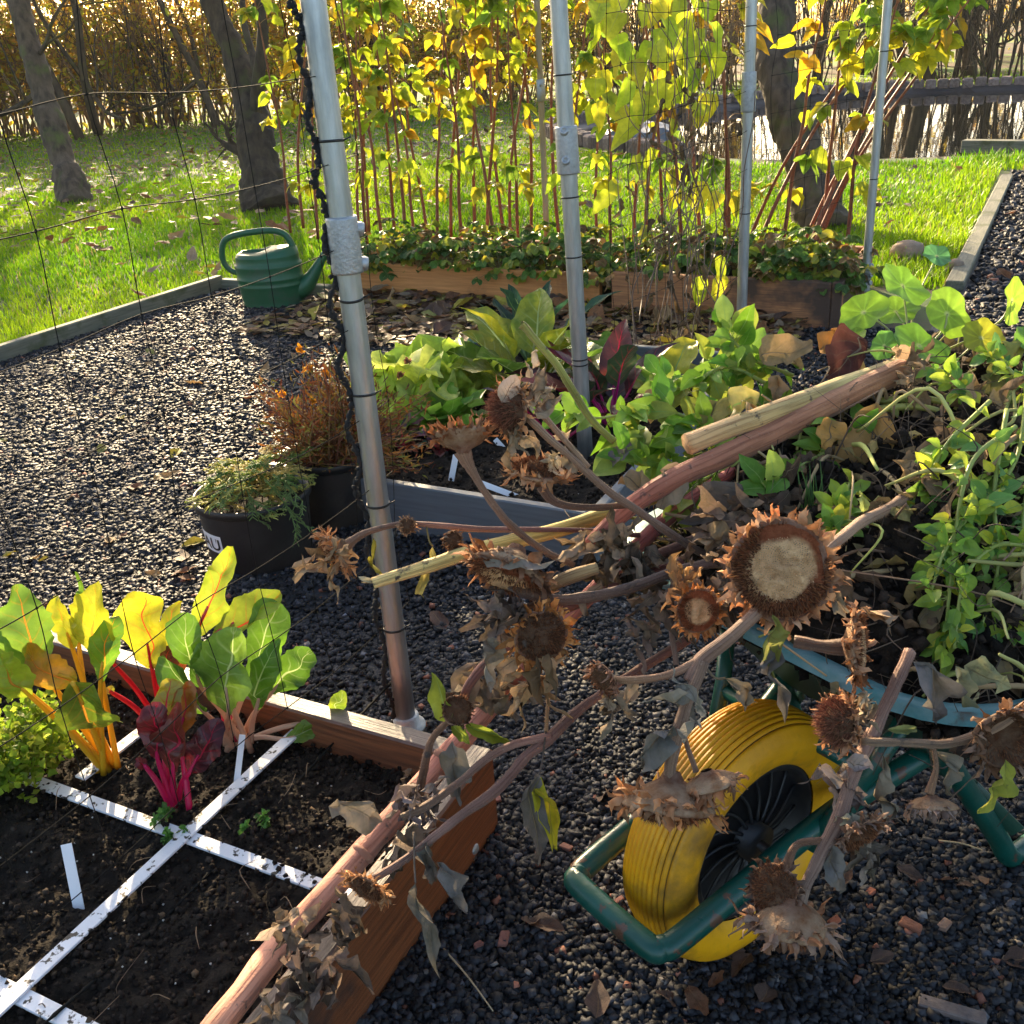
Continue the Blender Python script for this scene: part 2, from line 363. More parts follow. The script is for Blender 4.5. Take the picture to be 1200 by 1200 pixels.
m_stalk = M('fleshy_leaf_stalk', attr=True, rough=.35, transl=.25, spec=.5)
m_dry = LEAF('dried_leaf', (.2, .16, .11), .85, .18, 7, .06, .35, bump=.8, spec=.15)
m_dryy = LEAF('half_dried_leaf', (.25, .22, .12), .8, .35, 7, .06, .35, (.09, .075, .06), bump=.8, spec=.15)
m_fall = LEAF('fallen_leaf', (.25, .14, .07), .6, .2, 7, .06, .3, (.06, .035, .02), bump=.6, spec=.3)
def _stem_mat():
    N = NT('sunflower_stalk'); a = N.n('Attribute', attribute_name='Col'); uv = N.n('Attribute', attribute_name='luv'); mp = N.n('Mapping'); mp.inputs['Scale'].default_value = (10, 3.2, 1); N.l(uv.outputs['Vector'], mp.inputs[0])
    x = N.n('TexNoise'); x.inputs['Scale'].default_value = 1.; x.inputs['Detail'].default_value = 6; N.l(mp.outputs[0], x.inputs['Vector'])
    base = N.mix(N.mix(a.outputs['Color'], (1, .86, .68), 1., 'MULTIPLY'), (.45, .36, .33), N.ramp(x.outputs[0], .45, .72), 'MULTIPLY'); base = N.mix(base, (.07, .05, .04), N.ramp(N.noise(42, 5), .62, .7)); base = N.mix(base, (.5, .38, .27), N.math('MULTIPLY', N.ramp(N.noise(160, 3), .6, .8), .35))
    b = N.n('BsdfPrincipled'); N.l(base, b.inputs['Base Color']); b.inputs['Roughness'].default_value = .7; b.inputs['Specular IOR Level'].default_value = .25; b.inputs['Sheen Weight'].default_value = .15
    bp = N.n('Bump'); bp.inputs['Strength'].default_value = .9; bp.inputs['Distance'].default_value = .003; N.l(N.math('ADD', x.outputs[0], N.math('MULTIPLY', N.noise(220, 3), .4)), bp.inputs['Height']); N.l(bp.outputs[0], b.inputs['Normal']); N.l(b.outputs[0], N.n('OutputMaterial').inputs[0]); return N.mat
m_sstem = _stem_mat()
m_head = M('dried_flower_head', attr=True, c2=(.6, .4, .28), scale=60, lo=.4, hi=.7, rough=.9, bump=.6, bscale=150, spec=.15)
m_bract = M('dried_bract', attr=True, c2=(.7, .48, .33), scale=50, lo=.4, hi=.7, rough=.85, transl=.2, spec=.15)
m_pith = M('cream_seed_pith', attr=True, c2=(.62, .5, .4), scale=130, lo=.4, hi=.75, rough=.95, bump=1., bscale=260, spec=.1)
m_seed = M('dark_seed_stubble', attr=True, rough=.8, transl=.15, spec=.2)
m_root = M('fibrous_roots', attr=True, rough=.9)
m_nast = LEAF('nasturtium_leaf', None, .45, .5, bump=.15)
m_brick = M('grey_brown_brick', attr=True, c2=(.55, .5, .5), scale=18, rough=.9, bump=.7, bscale=60)
m_liner = M('black_pond_liner', (.012, .014, .02), rough=.35, bump=.4, bscale=12)
m_tarp = M('grey_plastic_sheet', (.2, .21, .23), (.1, .11, .12), 6, rough=.4, bump=.3, bscale=9)
m_bamboo = M('pale_cane_pole', (.42, .33, .22), (.3, .23, .15), 20, rough=.6, stretch=(1, 1, .2))
m_stone = M('field_stone', (.35, .26, .19), (.22, .15, .1), 12, rough=.9, bump=.5)
# ------------------------------------------------------------------ ground, paths, lawn, pond
def sheet(name, pts, z, mat, kind='structure', sub=0):
    P = np.array([[*p[:2], z] for p in pts]); mb = MB(); mb.add(P, [tuple(range(len(P)))]); o = mb.build(name, mat, smooth=False); return tag(o, kind=kind)
def pond_r(t): return 1+.05*np.sin(2*t+.6)+.03*np.sin(5*t)
PC = np.array([6.4, 15.0]); PRX, PRY = 5.2, 4.9
_t = np.linspace(0, 2*PI, 97)[:-1]
PONDX = np.stack([PC[0]+PRX*pond_r(_t)*np.cos(_t), PC[1]+PRY*pond_r(_t)*np.sin(_t)], 1)
def in_pond(x, y, g=0.):
    t = np.arctan2((y-PC[1])/PRY, (x-PC[0])/PRX); r = np.hypot((x-PC[0])/PRX, (y-PC[1])/PRY); return r < pond_r(t)+g
mb = MB()                                    # the lawn sheet, with a hole for the pond
R_ = np.concatenate([[1.0, 1.12, 1.5], np.geomspace(2.2, 60, 9)])
V = []
for k, r in enumerate(R_):
    P = PC+(PONDX-PC)*r; V.append(np.concatenate([P, np.full((96, 1), 0.)], 1))
mb.add(np.concatenate(V), [(i*96+j, i*96+(j+1) % 96, (i+1)*96+(j+1) % 96, (i+1)*96+j) for i in range(len(R_)-1) for j in range(96)])
tag(mb.build('ground', m_lawn, smooth=False), kind='structure')
mb = MB(); V = [np.concatenate([PC+(PONDX-PC)*r, np.full((96, 1), z)], 1) for r, z in ((1.0, .0), (.99, -.1), (.93, -.5), (.3, -.8))]
mb.add(np.concatenate(V), [(i*96+j, (i+1)*96+j, (i+1)*96+(j+1) % 96, i*96+(j+1) % 96) for i in range(3) for j in range(96)]+[tuple(range(288, 384))])
tag(mb.build('pond_bed', m_liner), kind='structure')
N = NT('pond_water'); b = N.n('BsdfPrincipled'); b.inputs['Base Color'].default_value = (.012, .014, .012, 1); b.inputs['Roughness'].default_value = .03; b.inputs['IOR'].default_value = 1.33; b.inputs['Specular IOR Level'].default_value = 1.0
bp = N.n('Bump'); bp.inputs['Strength'].default_value = .06; bp.inputs['Distance'].default_value = .02; N.l(N.noise(2.5, 2), bp.inputs['Height']); N.l(bp.outputs[0], b.inputs['Normal']); N.l(b.outputs[0], N.n('OutputMaterial').inputs[0])
mb = MB(); mb.add(np.concatenate([PC+(PONDX-PC)*.995, np.full((96, 1), -.05)], 1), [tuple(range(96))])
tag(mb.build('water', N.mat, smooth=False), kind='structure')
# liner folds and the brick edging round the far side
mb = MB(); tt = np.linspace(-.5, 3.9, 240); 
for r0, r1, z0, z1 in ((.965, 1.02, -.1, .045),):
    A_ = []
    for i, t in enumerate(tt):
        w = vnoise(np.array([[t*9, 0, 0]]))[0]*.05; q = pond_r(t)
        for r, z in ((r0, z0), ((r0+r1)/2, (z0+z1)/2+w*.9+.02), (r1, z1)):
            A_.append([PC[0]+PRX*q*r*math.cos(t), PC[1]+PRY*q*r*math.sin(t), z+w*.3])
    mb.add(A_, [(i*3+j, (i+1)*3+j, (i+1)*3+j+1, i*3+j+1) for i in range(len(tt)-1) for j in range(2)])
tag(mb.build('pond_liner', m_liner, origin=(PC[0], PC[1], 0)), 'wrinkled black pond liner showing below the brick edge of the pond', 'pond liner')
mb = MB(); t = -.45
while t < 3.85:
    q = pond_r(t)*1.028; dt = .205/(5.0*q); c = PC+np.array([PRX*q*math.cos(t), PRY*q*math.sin(t)])
    d = nrm([-PRX*math.sin(t), PRY*math.cos(t), 0]); Mx = np.stack([d, [-d[1], d[0], 0], [0, 0, 1]], 1)@rotz(rng.normal(0, .05))@rotx(rng.normal(0, .05))
    g = rng.uniform(.6, 1.4); box(mb, (-.09, -.1, .0), (.09, .1, .17), .022, np.array([.24, .18, .155])*g, M=Mx, o=(c[0]+rng.normal(0, .012), c[1]+rng.normal(0, .012), rng.normal(-.005, .009)))
    t += dt
tag(mb.build('pond_edging', m_brick, origin=(PC[0], PC[1], 0), smooth=False), 'curved edging of grey brown bricks around the garden pond', 'brick edging')
# gravel areas
gp = [AB(-4.42, -1), AB(3, -1), AB(3, 12), AB(-.34, 12), AB(-.34, 5.58), AB(-.4, 4.8), AB(-4.42, 4.72)]
sheet('gravel_path', gp, .004, m_gravelbed)
# ------------------------------------------------------------------ gravel stones (near the camera and in the aisles)
cube = np.array([[x, y, z] for x in (-1, 1) for y in (-1, 1) for z in (-1, 1)], float)
cf = np.array([[0, 1, 3, 2], [4, 6, 7, 5], [0, 4, 5, 1], [2, 3, 7, 6], [0, 2, 6, 4], [1, 5, 7, 3]])
def stones(name, a0, a1, b0, b1, n, smin, smax, far):
    px = rng.uniform(-60, 1260, n*6); u = rng.random(n*6)
    ab = np.stack([rng.uniform(a0, a1, n*6), rng.uniform(b0, b1, n*6)], 1)
    p = ab[:, :1]*CX+ab[:, 1:]*GX; rel = p-CAMP; c = rel@RC; ok = c[:, 2] < -.3
    X = 600+F*c[:, 0]/-c[:, 2]; Y = 600-F*c[:, 1]/-c[:, 2]; ok &= (X > -40) & (X < 1240) & (Y < 1240) & (Y > 150)
    a, b = ab.T; ok &= ~((a < -.73) & (b < 1.24) & (a > -2.9)); ok &= ~((a > -2.35) & (a < -.95) & (b > 2.24) & (b < 3.76)); 
    p = p[ok]; Z = -c[ok, 2]
    keep = rng.random(len(p)) < np.clip((2.2/Z)**1.3, 0, 1) if far else np.ones(len(p), bool)
    p, Z = p[keep][:n], Z[keep][:n]; k = len(p)
    sz = rng.uniform(smin, smax, k)*np.clip((Z/2.4), 1, 2.2)**.5/2; sc = np.stack([sz*rng.uniform(.7, 1.3, k), sz*rng.uniform(.6, 1.05, k), sz*rng.uniform(.4, .85, k)], 1)
    tv = cube[None]*rng.uniform(.45, 1.05, (k, 8, 3)); rot = rrot(k, .5)
    v = np.einsum('nij,nkj->nki', rot, tv*sc[:, None]); loc = p.copy(); loc[:, 2] = .006+sz*rng.uniform(0, .9, k)
    v = (v+loc[:, None]).reshape(-1, 3); f = (cf[None]+np.arange(k)[:, None, None]*8).reshape(-1, 4)
    g = rng.lognormal(0, .6, k)[:, None]; col = np.array([.026, .026, .029])*g
    odd = rng.random(k); col[odd < .012] = np.array([.26, .1, .06])*g[odd < .012]**.5; col[(odd > .012) & (odd < .03)] = np.array([.17, .15, .13])*g[(odd > .012) & (odd < .03)]**.5
    return tag(bigmesh(name, v, f, np.clip(col, 0, .6).repeat(8, 0), m_gravel), kind='stuff')
stones('gravel', -1.15, 1.2, .1, 2.3, 44000, .0055, .018, False)
stones('gravel_aisle', -2.4, .9, 1.2, 4.8, 38000, .006, .018, True)
stones('gravel_far', -4.4, -1.6, 1.2, 4.7, 70000, .008, .019, True)
stones('gravel_beside_lawn', -.3, 1.6, 3., 10., 14000, .014, .03, True)
# ------------------------------------------------------------------ grass blades
def grass(name, n, d0, d1):
    d = d0*(d1/d0)**rng.random(n); az = np.radians(rng.uniform(-31, 29, n)); x = d*np.sin(az); y = d*np.cos(az)
    p = np.stack([x, y, np.zeros(n)], 1); a = p@CX; b = p@GX
    ok = (a < -4.45) | ((b > 4.74) & (a < -3.62)) | ((b > 5.62) & (a < -.42)) ; ok |= (b > 10.2) & (a < 6); ok &= ~in_pond(x, y, .07); ok &= (vnoise(p, .8)+vnoise(p, 3.)*.5 >-.6) ; p, d = p[ok], d[ok]; k = len(p)
    h = rng.uniform(.02, .055, k)*(1+.0*d)*(1+1.2*np.clip(vnoise(p, 1.3), 0, 1)); w = .0022*np.clip(d/4, 1, 5)
    edge = np.abs(p@CX+.5) < .35; h[edge & (p@GX > 5.6)] *= 1.6
    phi = rng.random(k)*2*PI; dr = np.stack([np.cos(phi), np.sin(phi), np.zeros(k)], 1); sd = np.stack([-np.sin(phi), np.cos(phi), np.zeros(k)], 1)
    ln = rng.uniform(.1, .9, k)[:, None]*h[:, None]; up = np.array([0, 0, 1.])
    W_ = w[:, None]; v = np.stack([p-sd*W_, p+sd*W_, p+dr*ln*.35+up*h[:, None]*.6+sd*W_*.8, p+dr*ln*.35+up*h[:, None]*.6-sd*W_*.8, p+dr*ln+up*h[:, None]*.95], 1)
    f1 = np.array([[0, 1, 2, 3]]); base = np.arange(k)[:, None]*5
    f = np.concatenate([np.concatenate([base+np.array([0, 1, 2]), base+np.array([0, 2, 3]), base+np.array([3, 2, 4])], 0)])
    t = np.clip(vnoise(p, .7)+rng.normal(0, .25, k)+.5, 0, 1)[:, None]; col = np.array([.10, .26, .005])*(1-t)+np.array([.27, .40, .008])*t
    dead = rng.random(k) < .035; col[dead] = [.3, .24, .08]
    return tag(bigmesh(name, v.reshape(-1, 3), f, col.repeat(5, 0), m_grass, True), kind='stuff')
grass('grass', 150000, 4.2, 13); grass('grass_far', 60000, 12, 34)
# ------------------------------------------------------------------ timber edgings
def timber(name, a, b, label, w=.05, h=.09, z=-.02):
    L = np.linalg.norm(b-a); mb = MB(); box(mb, (-w/2, 0, z), (w/2, L, h), .006); o = mb.build(name, m_wgrey, smooth=False)
    o.location = a; o.rotation_euler = (0, 0, math.atan2(-(b-a)[0], (b-a)[1])); return tag(o, label, 'timber edging', 'timber edgings along the gravel')
timber('timber_edging', AB(-4.42, .2), AB(-4.42, 4.74), 'mossy timber edging between left lawn and gravel')
timber('timber_edging', AB(-.37, 5.62), AB(-.34, 9.6), 'flat grey timber edging beside the dark right path', .09, .05)
timber('timber_edging', G(1128, 176), G(1260, 178), 'short pale timber board at the near edge of the pond', .16, .1)
timber('timber_edging', AB(-3.6, 4.74), AB(-4.4, 4.74), 'short timber edging behind the watering can', .05, .07)
# ------------------------------------------------------------------ trees
lt = np.array([[0, 0, 0], [.3, .26, .06], [.7, .2, .05], [1, 0, 0], [.7, -.2, .05], [.3, -.26, .06]]); lf = np.array([[0, 5, 4, 3], [3, 2, 1, 0]])
YEL = np.array([[.66, .48, .03], [.56, .52, .04], [.4, .46, .04], [.58, .3, .03], [.3, .36, .04]])
def cloud(name, cen, rad, n, size, parent, pal=YEL, droop=.9, clump=.5):
    nc = max(4, int(n/26)); cc = rng.normal(0, .55, (nc, 3))*rad+cen; k = rng.integers(0, nc, n); p = cc[k]+rng.normal(0, clump*.5, (n, 3))*np.mean(rad)*.6
    v, f = inst(lt, lf, p, rrot(n, droop), rng.uniform(.6, 1.2, n)*size); c = pal[rng.integers(0, len(pal), n)]*rng.uniform(.6, 1.2, (n, 1))
    ob = bigmesh(name, v, f, np.clip(c, 0, 1).repeat(6, 0), m_leafy); o = np.array(parent['_w']) if parent.get('_w') else np.zeros(3)
    ob.data.transform(Matrix.Translation(Vector(-o))); ob.location = (0, 0, 0); ob.parent = parent; return ob
def branch(mb, p, d, L, r, depth, spread=.7, up=.15, col=(1, 1, 1), seg=6):
    pts = [np.append(p, r)]; q = np.array(p, float); dd = nrm(d); n = 4
    for i in range(n):
        dd = nrm(dd+rng.normal(0, .16, 3)+np.array([0, 0, up*.5])); q = q+dd*L/n; pts.append(np.append(q, r*(1-(i+1)/n*.55)))
    stem(mb, pts, 2, seg if depth > 1 else 4, col)
    if depth > 0:
        for k in range(random.choice((2, 3, 3, 4))):
            i = random.randint(1, n); branch(mb, pts[i][:3], dd+rng.normal(0, spread, 3), L*random.uniform(.45, .75), pts[i][3]*.65, depth-1, spread, up, col, seg)
def bigtree(name, path, label, cen, rad, nleaf, limbs, mat=m_bark, ls=.09):
    P = np.array(path); root = thing(name, P[0, :3], label, 'tree'); mb = MB()
    s = spline(P, 16); s[:, 3] *= 1+.35*vnoise(s[:, :3], 5); tube(mb, s[:, :3], s[:, 3], 30, wob=.16); V_ = mb.v[0]; mb.v[0] = V_+(V_-np.repeat(s[:, :3], 30, 0))*(fbm(V_*[1, 1, .45], 28, 3)*.28)[:, None]
    for (i, d, L, r) in limbs: branch(mb, P[i, :3], d, L, r, 3, .6, .1)
    mb.build('trunk', mat, root); cloud('crown', np.array(cen), np.array(rad), nleaf, ls, root); return root
def dp(px, py, d, r): return [*D(px, py, d), r]
t1 = [dp(90, 242, 10.6, .19), dp(80, 205, 10.65, .135), dp(62, 150, 10.7, .12), dp(40, 70, 10.7, .11), dp(22, 0, 10.7, .1), dp(8, -120, 10.8, .1), dp(20, -260, 10.9, .06)]
bigtree('fruit_tree', t1, 'slender dark leaning tree rising from the left lawn', np.array([-4.1, 10.9, 2.9]), (1.3, 1.3, .42), 1500, [(5, (-.5, .2, .8), 1.6, .06), (5, (.7, -.2, .7), 1.8, .06), (4, (.8, .3, .5), 1.3, .04), (6, (0, 0, 1), 1.2, .05), (3, (.9, -.3, .3), 1.0, .025)])
t2 = [dp(318, 250, 9.25, .24), dp(310, 225, 9.3, .2), dp(303, 185, 9.3, .185), dp(298, 150, 9.3, .16), dp(288, 100, 9.3, .11), dp(265, 40, 9.35, .1), dp(240, -30, 9.4, .09), dp(230, -170, 9.5, .06)]
bigtree('gnarled_tree', t2, 'gnarled thick stumpy tree behind the green watering can', np.array([-1.75, 9.9, 3.05]), (1.0, 1.2, .6), 1500, [(2, (-.8, -.3, .25), .35, .06), (3, (.5, -.2, .9), 1.7, .07), (6, (.3, 0, 1), 1.6, .05), (6, (.8, 0, .8), 1.9, .05), (7, (-.2, 0, 1), 1.2, .04)], m_barkd)
t3 = [dp(968, 268, 6.95, .19), dp(958, 245, 7.0, .155), dp(950, 205, 7.0, .135), dp(932, 155, 7.0, .135), dp(915, 105, 7.0, .13), dp(905, 60, 7.05, .12), dp(912, 0, 7.1, .11), dp(935, -90, 7.2, .09), dp(930, -220, 7.3, .06)]
bigtree('mossy_tree', t3, 'thick crooked mossy tree in front of the pond', D(960, -480, 7.6), (1.0, 1.0, .5), 350, [(6, (.8, .2, .7), 1.5, .06), (6, (-.7, .2, .7), 1.4, .06), (7, (.5, .3, .9), 1.4, .05), (5, (.9, .1, .2), .9, .02)])
# far wood: a few kinds of tree and thicket, copied
BRG = np.array([[.6, .38, .06], [.46, .26, .08], [.66, .5, .06], [.36, .22, .08], [.56, .45, .06]])
def farproto(kind):
    root = thing('thicket_shrub' if 3 <= kind < 6 else 'woodland_tree', (0, 0, 0), '', 'shrub' if 3 <= kind < 6 else 'tree', None, False); mb = MB()
    if kind == 6:
        branch(mb, (0, 0, -.05), (.05, 0, 1), 4.8, .1, 2, .55, .25, seg=7); mb.build('trunk', m_barkd, root); cloud('crown', np.array([0, 0, 4.9]), np.array([1.3, 1.2, 1.4]), 1100, .17, root, YEL, .9, .55)
    elif kind < 3:
        r = (.16, .11, .2)[kind]; branch(mb, (0, 0, -.05), (rng.normal(0, .1), 0, 1), 3.6, r, 3, .55, .25, seg=7); mb.build('trunk', m_barkd, root)
        cloud('crown', np.array([0, 0, 4.2]), np.array([1.3, 1.3, .9]), 90, .13, root)
    else:
        for k in range((8, 12, 7)[kind-3]):
            p = rng.normal(0, .35, 2); branch(mb, (*p, -.05), (p[0]*.7, p[1]*.7, 1), rng.uniform(1.4, 3.), .022, 2, .5, .2, seg=5)
        mb.build('trunk', m_twig if kind != 5 else m_barkd, root)
        if kind != 5: cloud('crown', np.array([0, 0, 1.5]), np.array([1.1, 1.1, 1.0]), 1450 if kind == 3 else 1150, .13, root, YEL if kind == 3 else BRG, .9, .8)
    return root
PR = [farproto(k) for k in range(7)]; used = set()
FL = {0: 'bare woodland tree standing in the sunlit wood behind the lawn', 1: 'thin woodland tree standing in the sunlit wood behind the lawn', 2: 'stout woodland tree standing in the sunlit wood behind the lawn', 3: 'yellow leaved thicket shrub at the edge of the wood', 4: 'brown twiggy shrub with golden leaves at the wood edge', 5: 'leafless clump of upright stems at the wood edge', 6: 'leafy yellow crowned tree of the wood behind the lawn'}
GRP = {0: 'bare woodland trees', 1: 'thin woodland trees', 2: 'stout woodland trees', 3: 'yellow thicket shrubs', 4: 'brown thicket shrubs', 5: 'leafless stem clumps', 6: 'leafy woodland trees'}
def far(kind, x, y, s):
    loc = (x, y, 0); o = PR[kind]
    if kind in used: o = copy_tree(o)
    used.add(kind); o.location = loc; o.rotation_euler = (0, 0, rng.random()*6.28); o.scale = (s, s, s*rng.uniform(.9, 1.15)); o['label'] = FL[kind]; o['group'] = GRP[kind]
def pol(px, d): r = ray(px, 60); az = math.atan2(r[0], r[1]); return d*math.sin(az), d*math.cos(az)
for k in range(46):                                   # left and middle wood
    px = -140+k*22+rng.normal(0, 10); x, y = pol(px, rng.uniform(23.6, 25.2)); 
    if in_pond(x, y, .15): continue
    far(random.choice((3, 3, 4, 4)) if px < 720 else 5, x, y, rng.uniform(.8, 1.15))
for k in range(18):
    px = -150+k*58+rng.normal(0, 14); x, y = pol(px, rng.uniform(25, 36)); far(random.choice((0, 1, 2)), x, y, rng.uniform(.8, 1.2))
for px, d, kd in ((190, 23, 5), (165, 23.5, 5), (-60, 23, 6), (95, 22.5, 6), (240, 22.5, 6), (345, 23, 6), (-150, 25, 6), (-250, 22, 6), (-330, 20, 6), (450, 28, 6), (430, 24, 0), (560, 25, 0), (700, 24, 1), (760, 23, 1), (1090, 24, 2), (1140, 25, 0), (1060, 26, 1), (1182, 23, 5), (1205, 23, 5), (1160, 26, 1), (1012, 27, 0), (960, 25, 1), (985, 23, 5), (1230, 27, 2), (870, 24, 4), (830, 26, 4), (1100, 24, 5), (1120, 23.6, 5), (1040, 25, 5), (940, 24, 5), (1190, 24, 5), (1170, 25, 5), (1215, 24, 0), (1030, 24, 1), (1075, 28, 2), (1000, 30, 5), (1125, 30, 1), (1155, 31, 5), (905, 26, 5), (925, 25, 1), (1090, 31, 5), (1200, 29, 5), (1060, 29, 4), (1180, 30, 4), (980, 29, 4)):
    x, y = pol(px, d); far(kd, x, y, rng.uniform(.85, 1.1))
for x, y in ((-7.6, 20.5), (-10, 20.5), (-12, 19.5)): far(6, x, y, rng.uniform(.85, 1.15))
mb = MB(); n = 40
def floor_z(d): return .005+1.1*np.clip((d-26)/22, 0, 1)**1.2
mb = MB(); az = np.radians(np.linspace(-60, 60, 81)); rr_ = np.array([24.3, 25.2, 26.5, 29, 33, 38, 44, 60, 140]); V = []
for r in rr_:
    for q in az: d = r+1.5*vnoise(np.array([[q*6, 0, 0]]))[0]; V.append([d*math.sin(q), d*math.cos(q), floor_z(d)-(.03 if r < 25 else 0)])
mb.add(V, [(i*81+j, i*81+j+1, (i+1)*81+j+1, (i+1)*81+j) for i in range(8) for j in range(80)])
tag(mb.build('woodland_floor', M('leafy_woodland_floor', (.14, .085, .045), (.05, .045, .015), 3, .35, .65, .95, bump=.8, bscale=30, c3=(.12, .2, .02), s3=.5, lo3=.48, hi3=.58)), kind='structure')
for o in list(S.objects):
    if o.name.split('.')[0] in ('woodland_tree', 'thicket_shrub'): o.location.z = float(floor_z(math.hypot(o.location.x, o.location.y)))-.02
# ------------------------------------------------------------------ raised beds
RZ = -TH
def bed(name, a0, a1, b0, b1, h, label, mats, th=.045, sides='FBLR', z0=0.):
    root = thing(name, AB((a0+a1)/2, (b0+b1)/2), label, 'raised bed', None, False, RZ); A_, B_ = (a1-a0)/2, (b1-b0)/2
    mx, my = mats
    for s in sides:
        mb = MB()
        if s == 'F': box(mb, (-A_+th+.002, -B_, z0), (A_-th-.002, -B_+th, h), .004)
        if s == 'B': box(mb, (-A_+th+.002, B_-th, z0), (A_-th-.002, B_, h), .004)
        if s == 'L': box(mb, (-A_, -B_, z0), (-A_+th, B_, h+.002), .004)
        if s == 'R': box(mb, (A_-th, -B_, z0), (A_, B_, h+.002), .004)
        mb.build('board', mx if s in 'FB' else my, root, False)
    return root
bedA = bed('raised_bed', -2.75, -.728, -.35, 1.245, .18, 'red brown timber raised bed holding chard and white grid battens', (m_wx, m_wy), .042)
def soilsheet(name, a0, a1, b0, b1, z, n, amp, wob=.03):
    u = np.linspace(a0, a1, n); w = np.linspace(b0, b1, int(n*(b1-b0)/(a1-a0))); A_, B_ = np.meshgrid(u, w, indexing='ij'); p = A_[..., None]*CX+B_[..., None]*GX
    p[..., 2] = z+fbm(p, 9, 2)*wob+fbm(p, 40, 3)*amp; nb = len(w); f = np.array([(i*nb+j, (i+1)*nb+j, (i+1)*nb+j+1, i*nb+j+1) for i in range(len(u)-1) for j in range(nb-1)])
    o = bigmesh(name, p.reshape(-1, 3), f, np.ones((n*nb, 3)), m_soil, True); return tag(o, kind='stuff'), p.reshape(-1, 3)
_, spA = soilsheet('soil', -2.7, -.765, -.3, 1.205, .118, 300, .014)
_, spB = soilsheet('soil_in_grey_bed', -2.03, -.99, 2.28, 3.73, .10, 120, .014)
_, spC = soilsheet('soil_in_cane_bed', -3.56, -.82, 4.86, 5.56, .15, 90, .02)
def crumbs(name, P, n, s0, s1, z):
    p = P[rng.integers(0, len(P), n)]+rng.normal(0, .004, (n, 3)); sz = np.exp(rng.uniform(math.log(s0), math.log(s1), n)); tv = cube[None]*rng.uniform(.4, 1.05, (n, 8, 3)); 
    v = np.einsum('nij,nkj->nki', rrot(n, 1.5), tv*(sz/2)[:, None, None])+(p+np.array([0, 0, 1.])*sz[:, None]*.3)[:, None]
    f = (cf[None]+np.arange(n)[:, None, None]*8).reshape(-1, 4); c = np.array([.022, .016, .012])*rng.lognormal(0, .5, n)[:, None]; w = rng.random(n); c[w < .014] = [.5, .48, .44]; c[(w > .014) & (w < .04)] = [.13, .085, .05]
    big = (w < .014); v[big] = p[big][:, None]+(v[big]-p[big][:, None])*np.clip(.003/sz[big], .1, 1)[:, None, None]+np.array([0, 0, .003])
    return tag(bigmesh(name, v.reshape(-1, 3), f, c.repeat(8, 0), m_clod, True), kind='stuff')
crumbs('soil_crumbs', spA, 42000, .0025, .011, .12); crumbs('soil_crumbs_in_grey_bed', spB, 5000, .004, .016, .1); crumbs('soil_crumbs_in_cane_bed', spC, 2500, .006, .02, .15)
mb = MB()                                              # straw and root bits lying on the soil
for k in range(260):
    p = spA[rng.integers(len(spA))]; d = rng.normal(0, 1, 3)*[1, 1, .15]; L = rng.uniform(.02, .07); d = nrm(d)*L
    stem(mb, [[*(p+[0, 0, .006]), .0007], [*(p+d*.5+rng.normal(0, .008, 3)*[1, 1, .5]+[0, 0, .009]), .0008], [*(p+d+[0, 0, .006]), .0004]], 3, 4, mixc((.28, .18, .1), (.1, .06, .04), rng.random()))
tag(mb.build('root_debris', m_root), kind='stuff')
# bolts on the side board
for (px, py) in ((557, 995), (430, 1250)):
    r = ray(px, py); t = (-.728-CAMP@CX)/(r@CX); p = toab(CAMP+r*t); mb = MB()
    lathe(mb, [(.0, .0045), (.006, .004), (.0095, .0015), (.0105, -.001)][::-1], M=roty(PI/2), seg=16, cap=False)
    b_ = mb.build('bolt', m_clamp, bedA); b_.location = (1.011, p[1]-(1.245-.35)/2, p[2])
# white planting grid (rests on soil)
def batten(a0, b0, a1, b1, z, label):
    pa, pb = AB(a0, b0, z), AB(a1, b1, z); L = np.linalg.norm(pb-pa); mb = MB(); box(mb, (-.0125, 0, 0), (.0125, L, .005), .001)
    o = mb.build('planting_batten', m_white, None, False); o.location = pa; d = pb-pa; o.rotation_euler = (0, 0, math.atan2(-d[0], d[1])); return tag(o, label, 'batten', 'white battens marking squares in the bed')
batten(-1.125, -.25, -1.125, 1.2, .134, 'long white batten running lengthwise over the dark soil')
batten(-2.4, .902, -.78, .902, .128, 'white batten crossing the lengthwise batten near the red chard')
batten(-2.4, .566, -.78, .566, .128, 'soil spattered white batten crossing at the bottom corner')
batten(-1.415, .94, -1.415, 1.2, .128, 'short white batten between the yellow and dark red chard')
def label_stick(px, py, top, z, wdt, label, ln):
    p = G(px, py, z); d = pr_dir(px, py, top, p, ln); mb = MB(); F_ = frame(d, cv(0, -.4, 1)); box(mb, (-.02, -wdt/2, -.0008), (ln, wdt/2, .0008), .0004, M=F_, o=p)
    return tag(mb.build('plant_label', m_tag, None, False, origin=p), label, 'plant label', 'white plant labels')
def pr_dir(px, py, top, p, ln):
    q = np.linalg.norm(p-CAMP); z = -(RC.T@(p-CAMP))[2]; e = D(top[0], top[1], z); return nrm(e-p)
label_stick(90, 1052, (78, 992), .125, .017, 'blank white plant label leaning in bare dark soil', .085)
label_stick(277, 920, (284, 862), .125, .011, 'narrow white plant label beside the green chard', .09)
# grey composite bed B
bedB = bed('raised_bed', -2.06, -.94, 2.235, 3.77, .155, 'grey composite board raised bed with lettuce and kale', (m_greyboard, m_greyboard), .03)
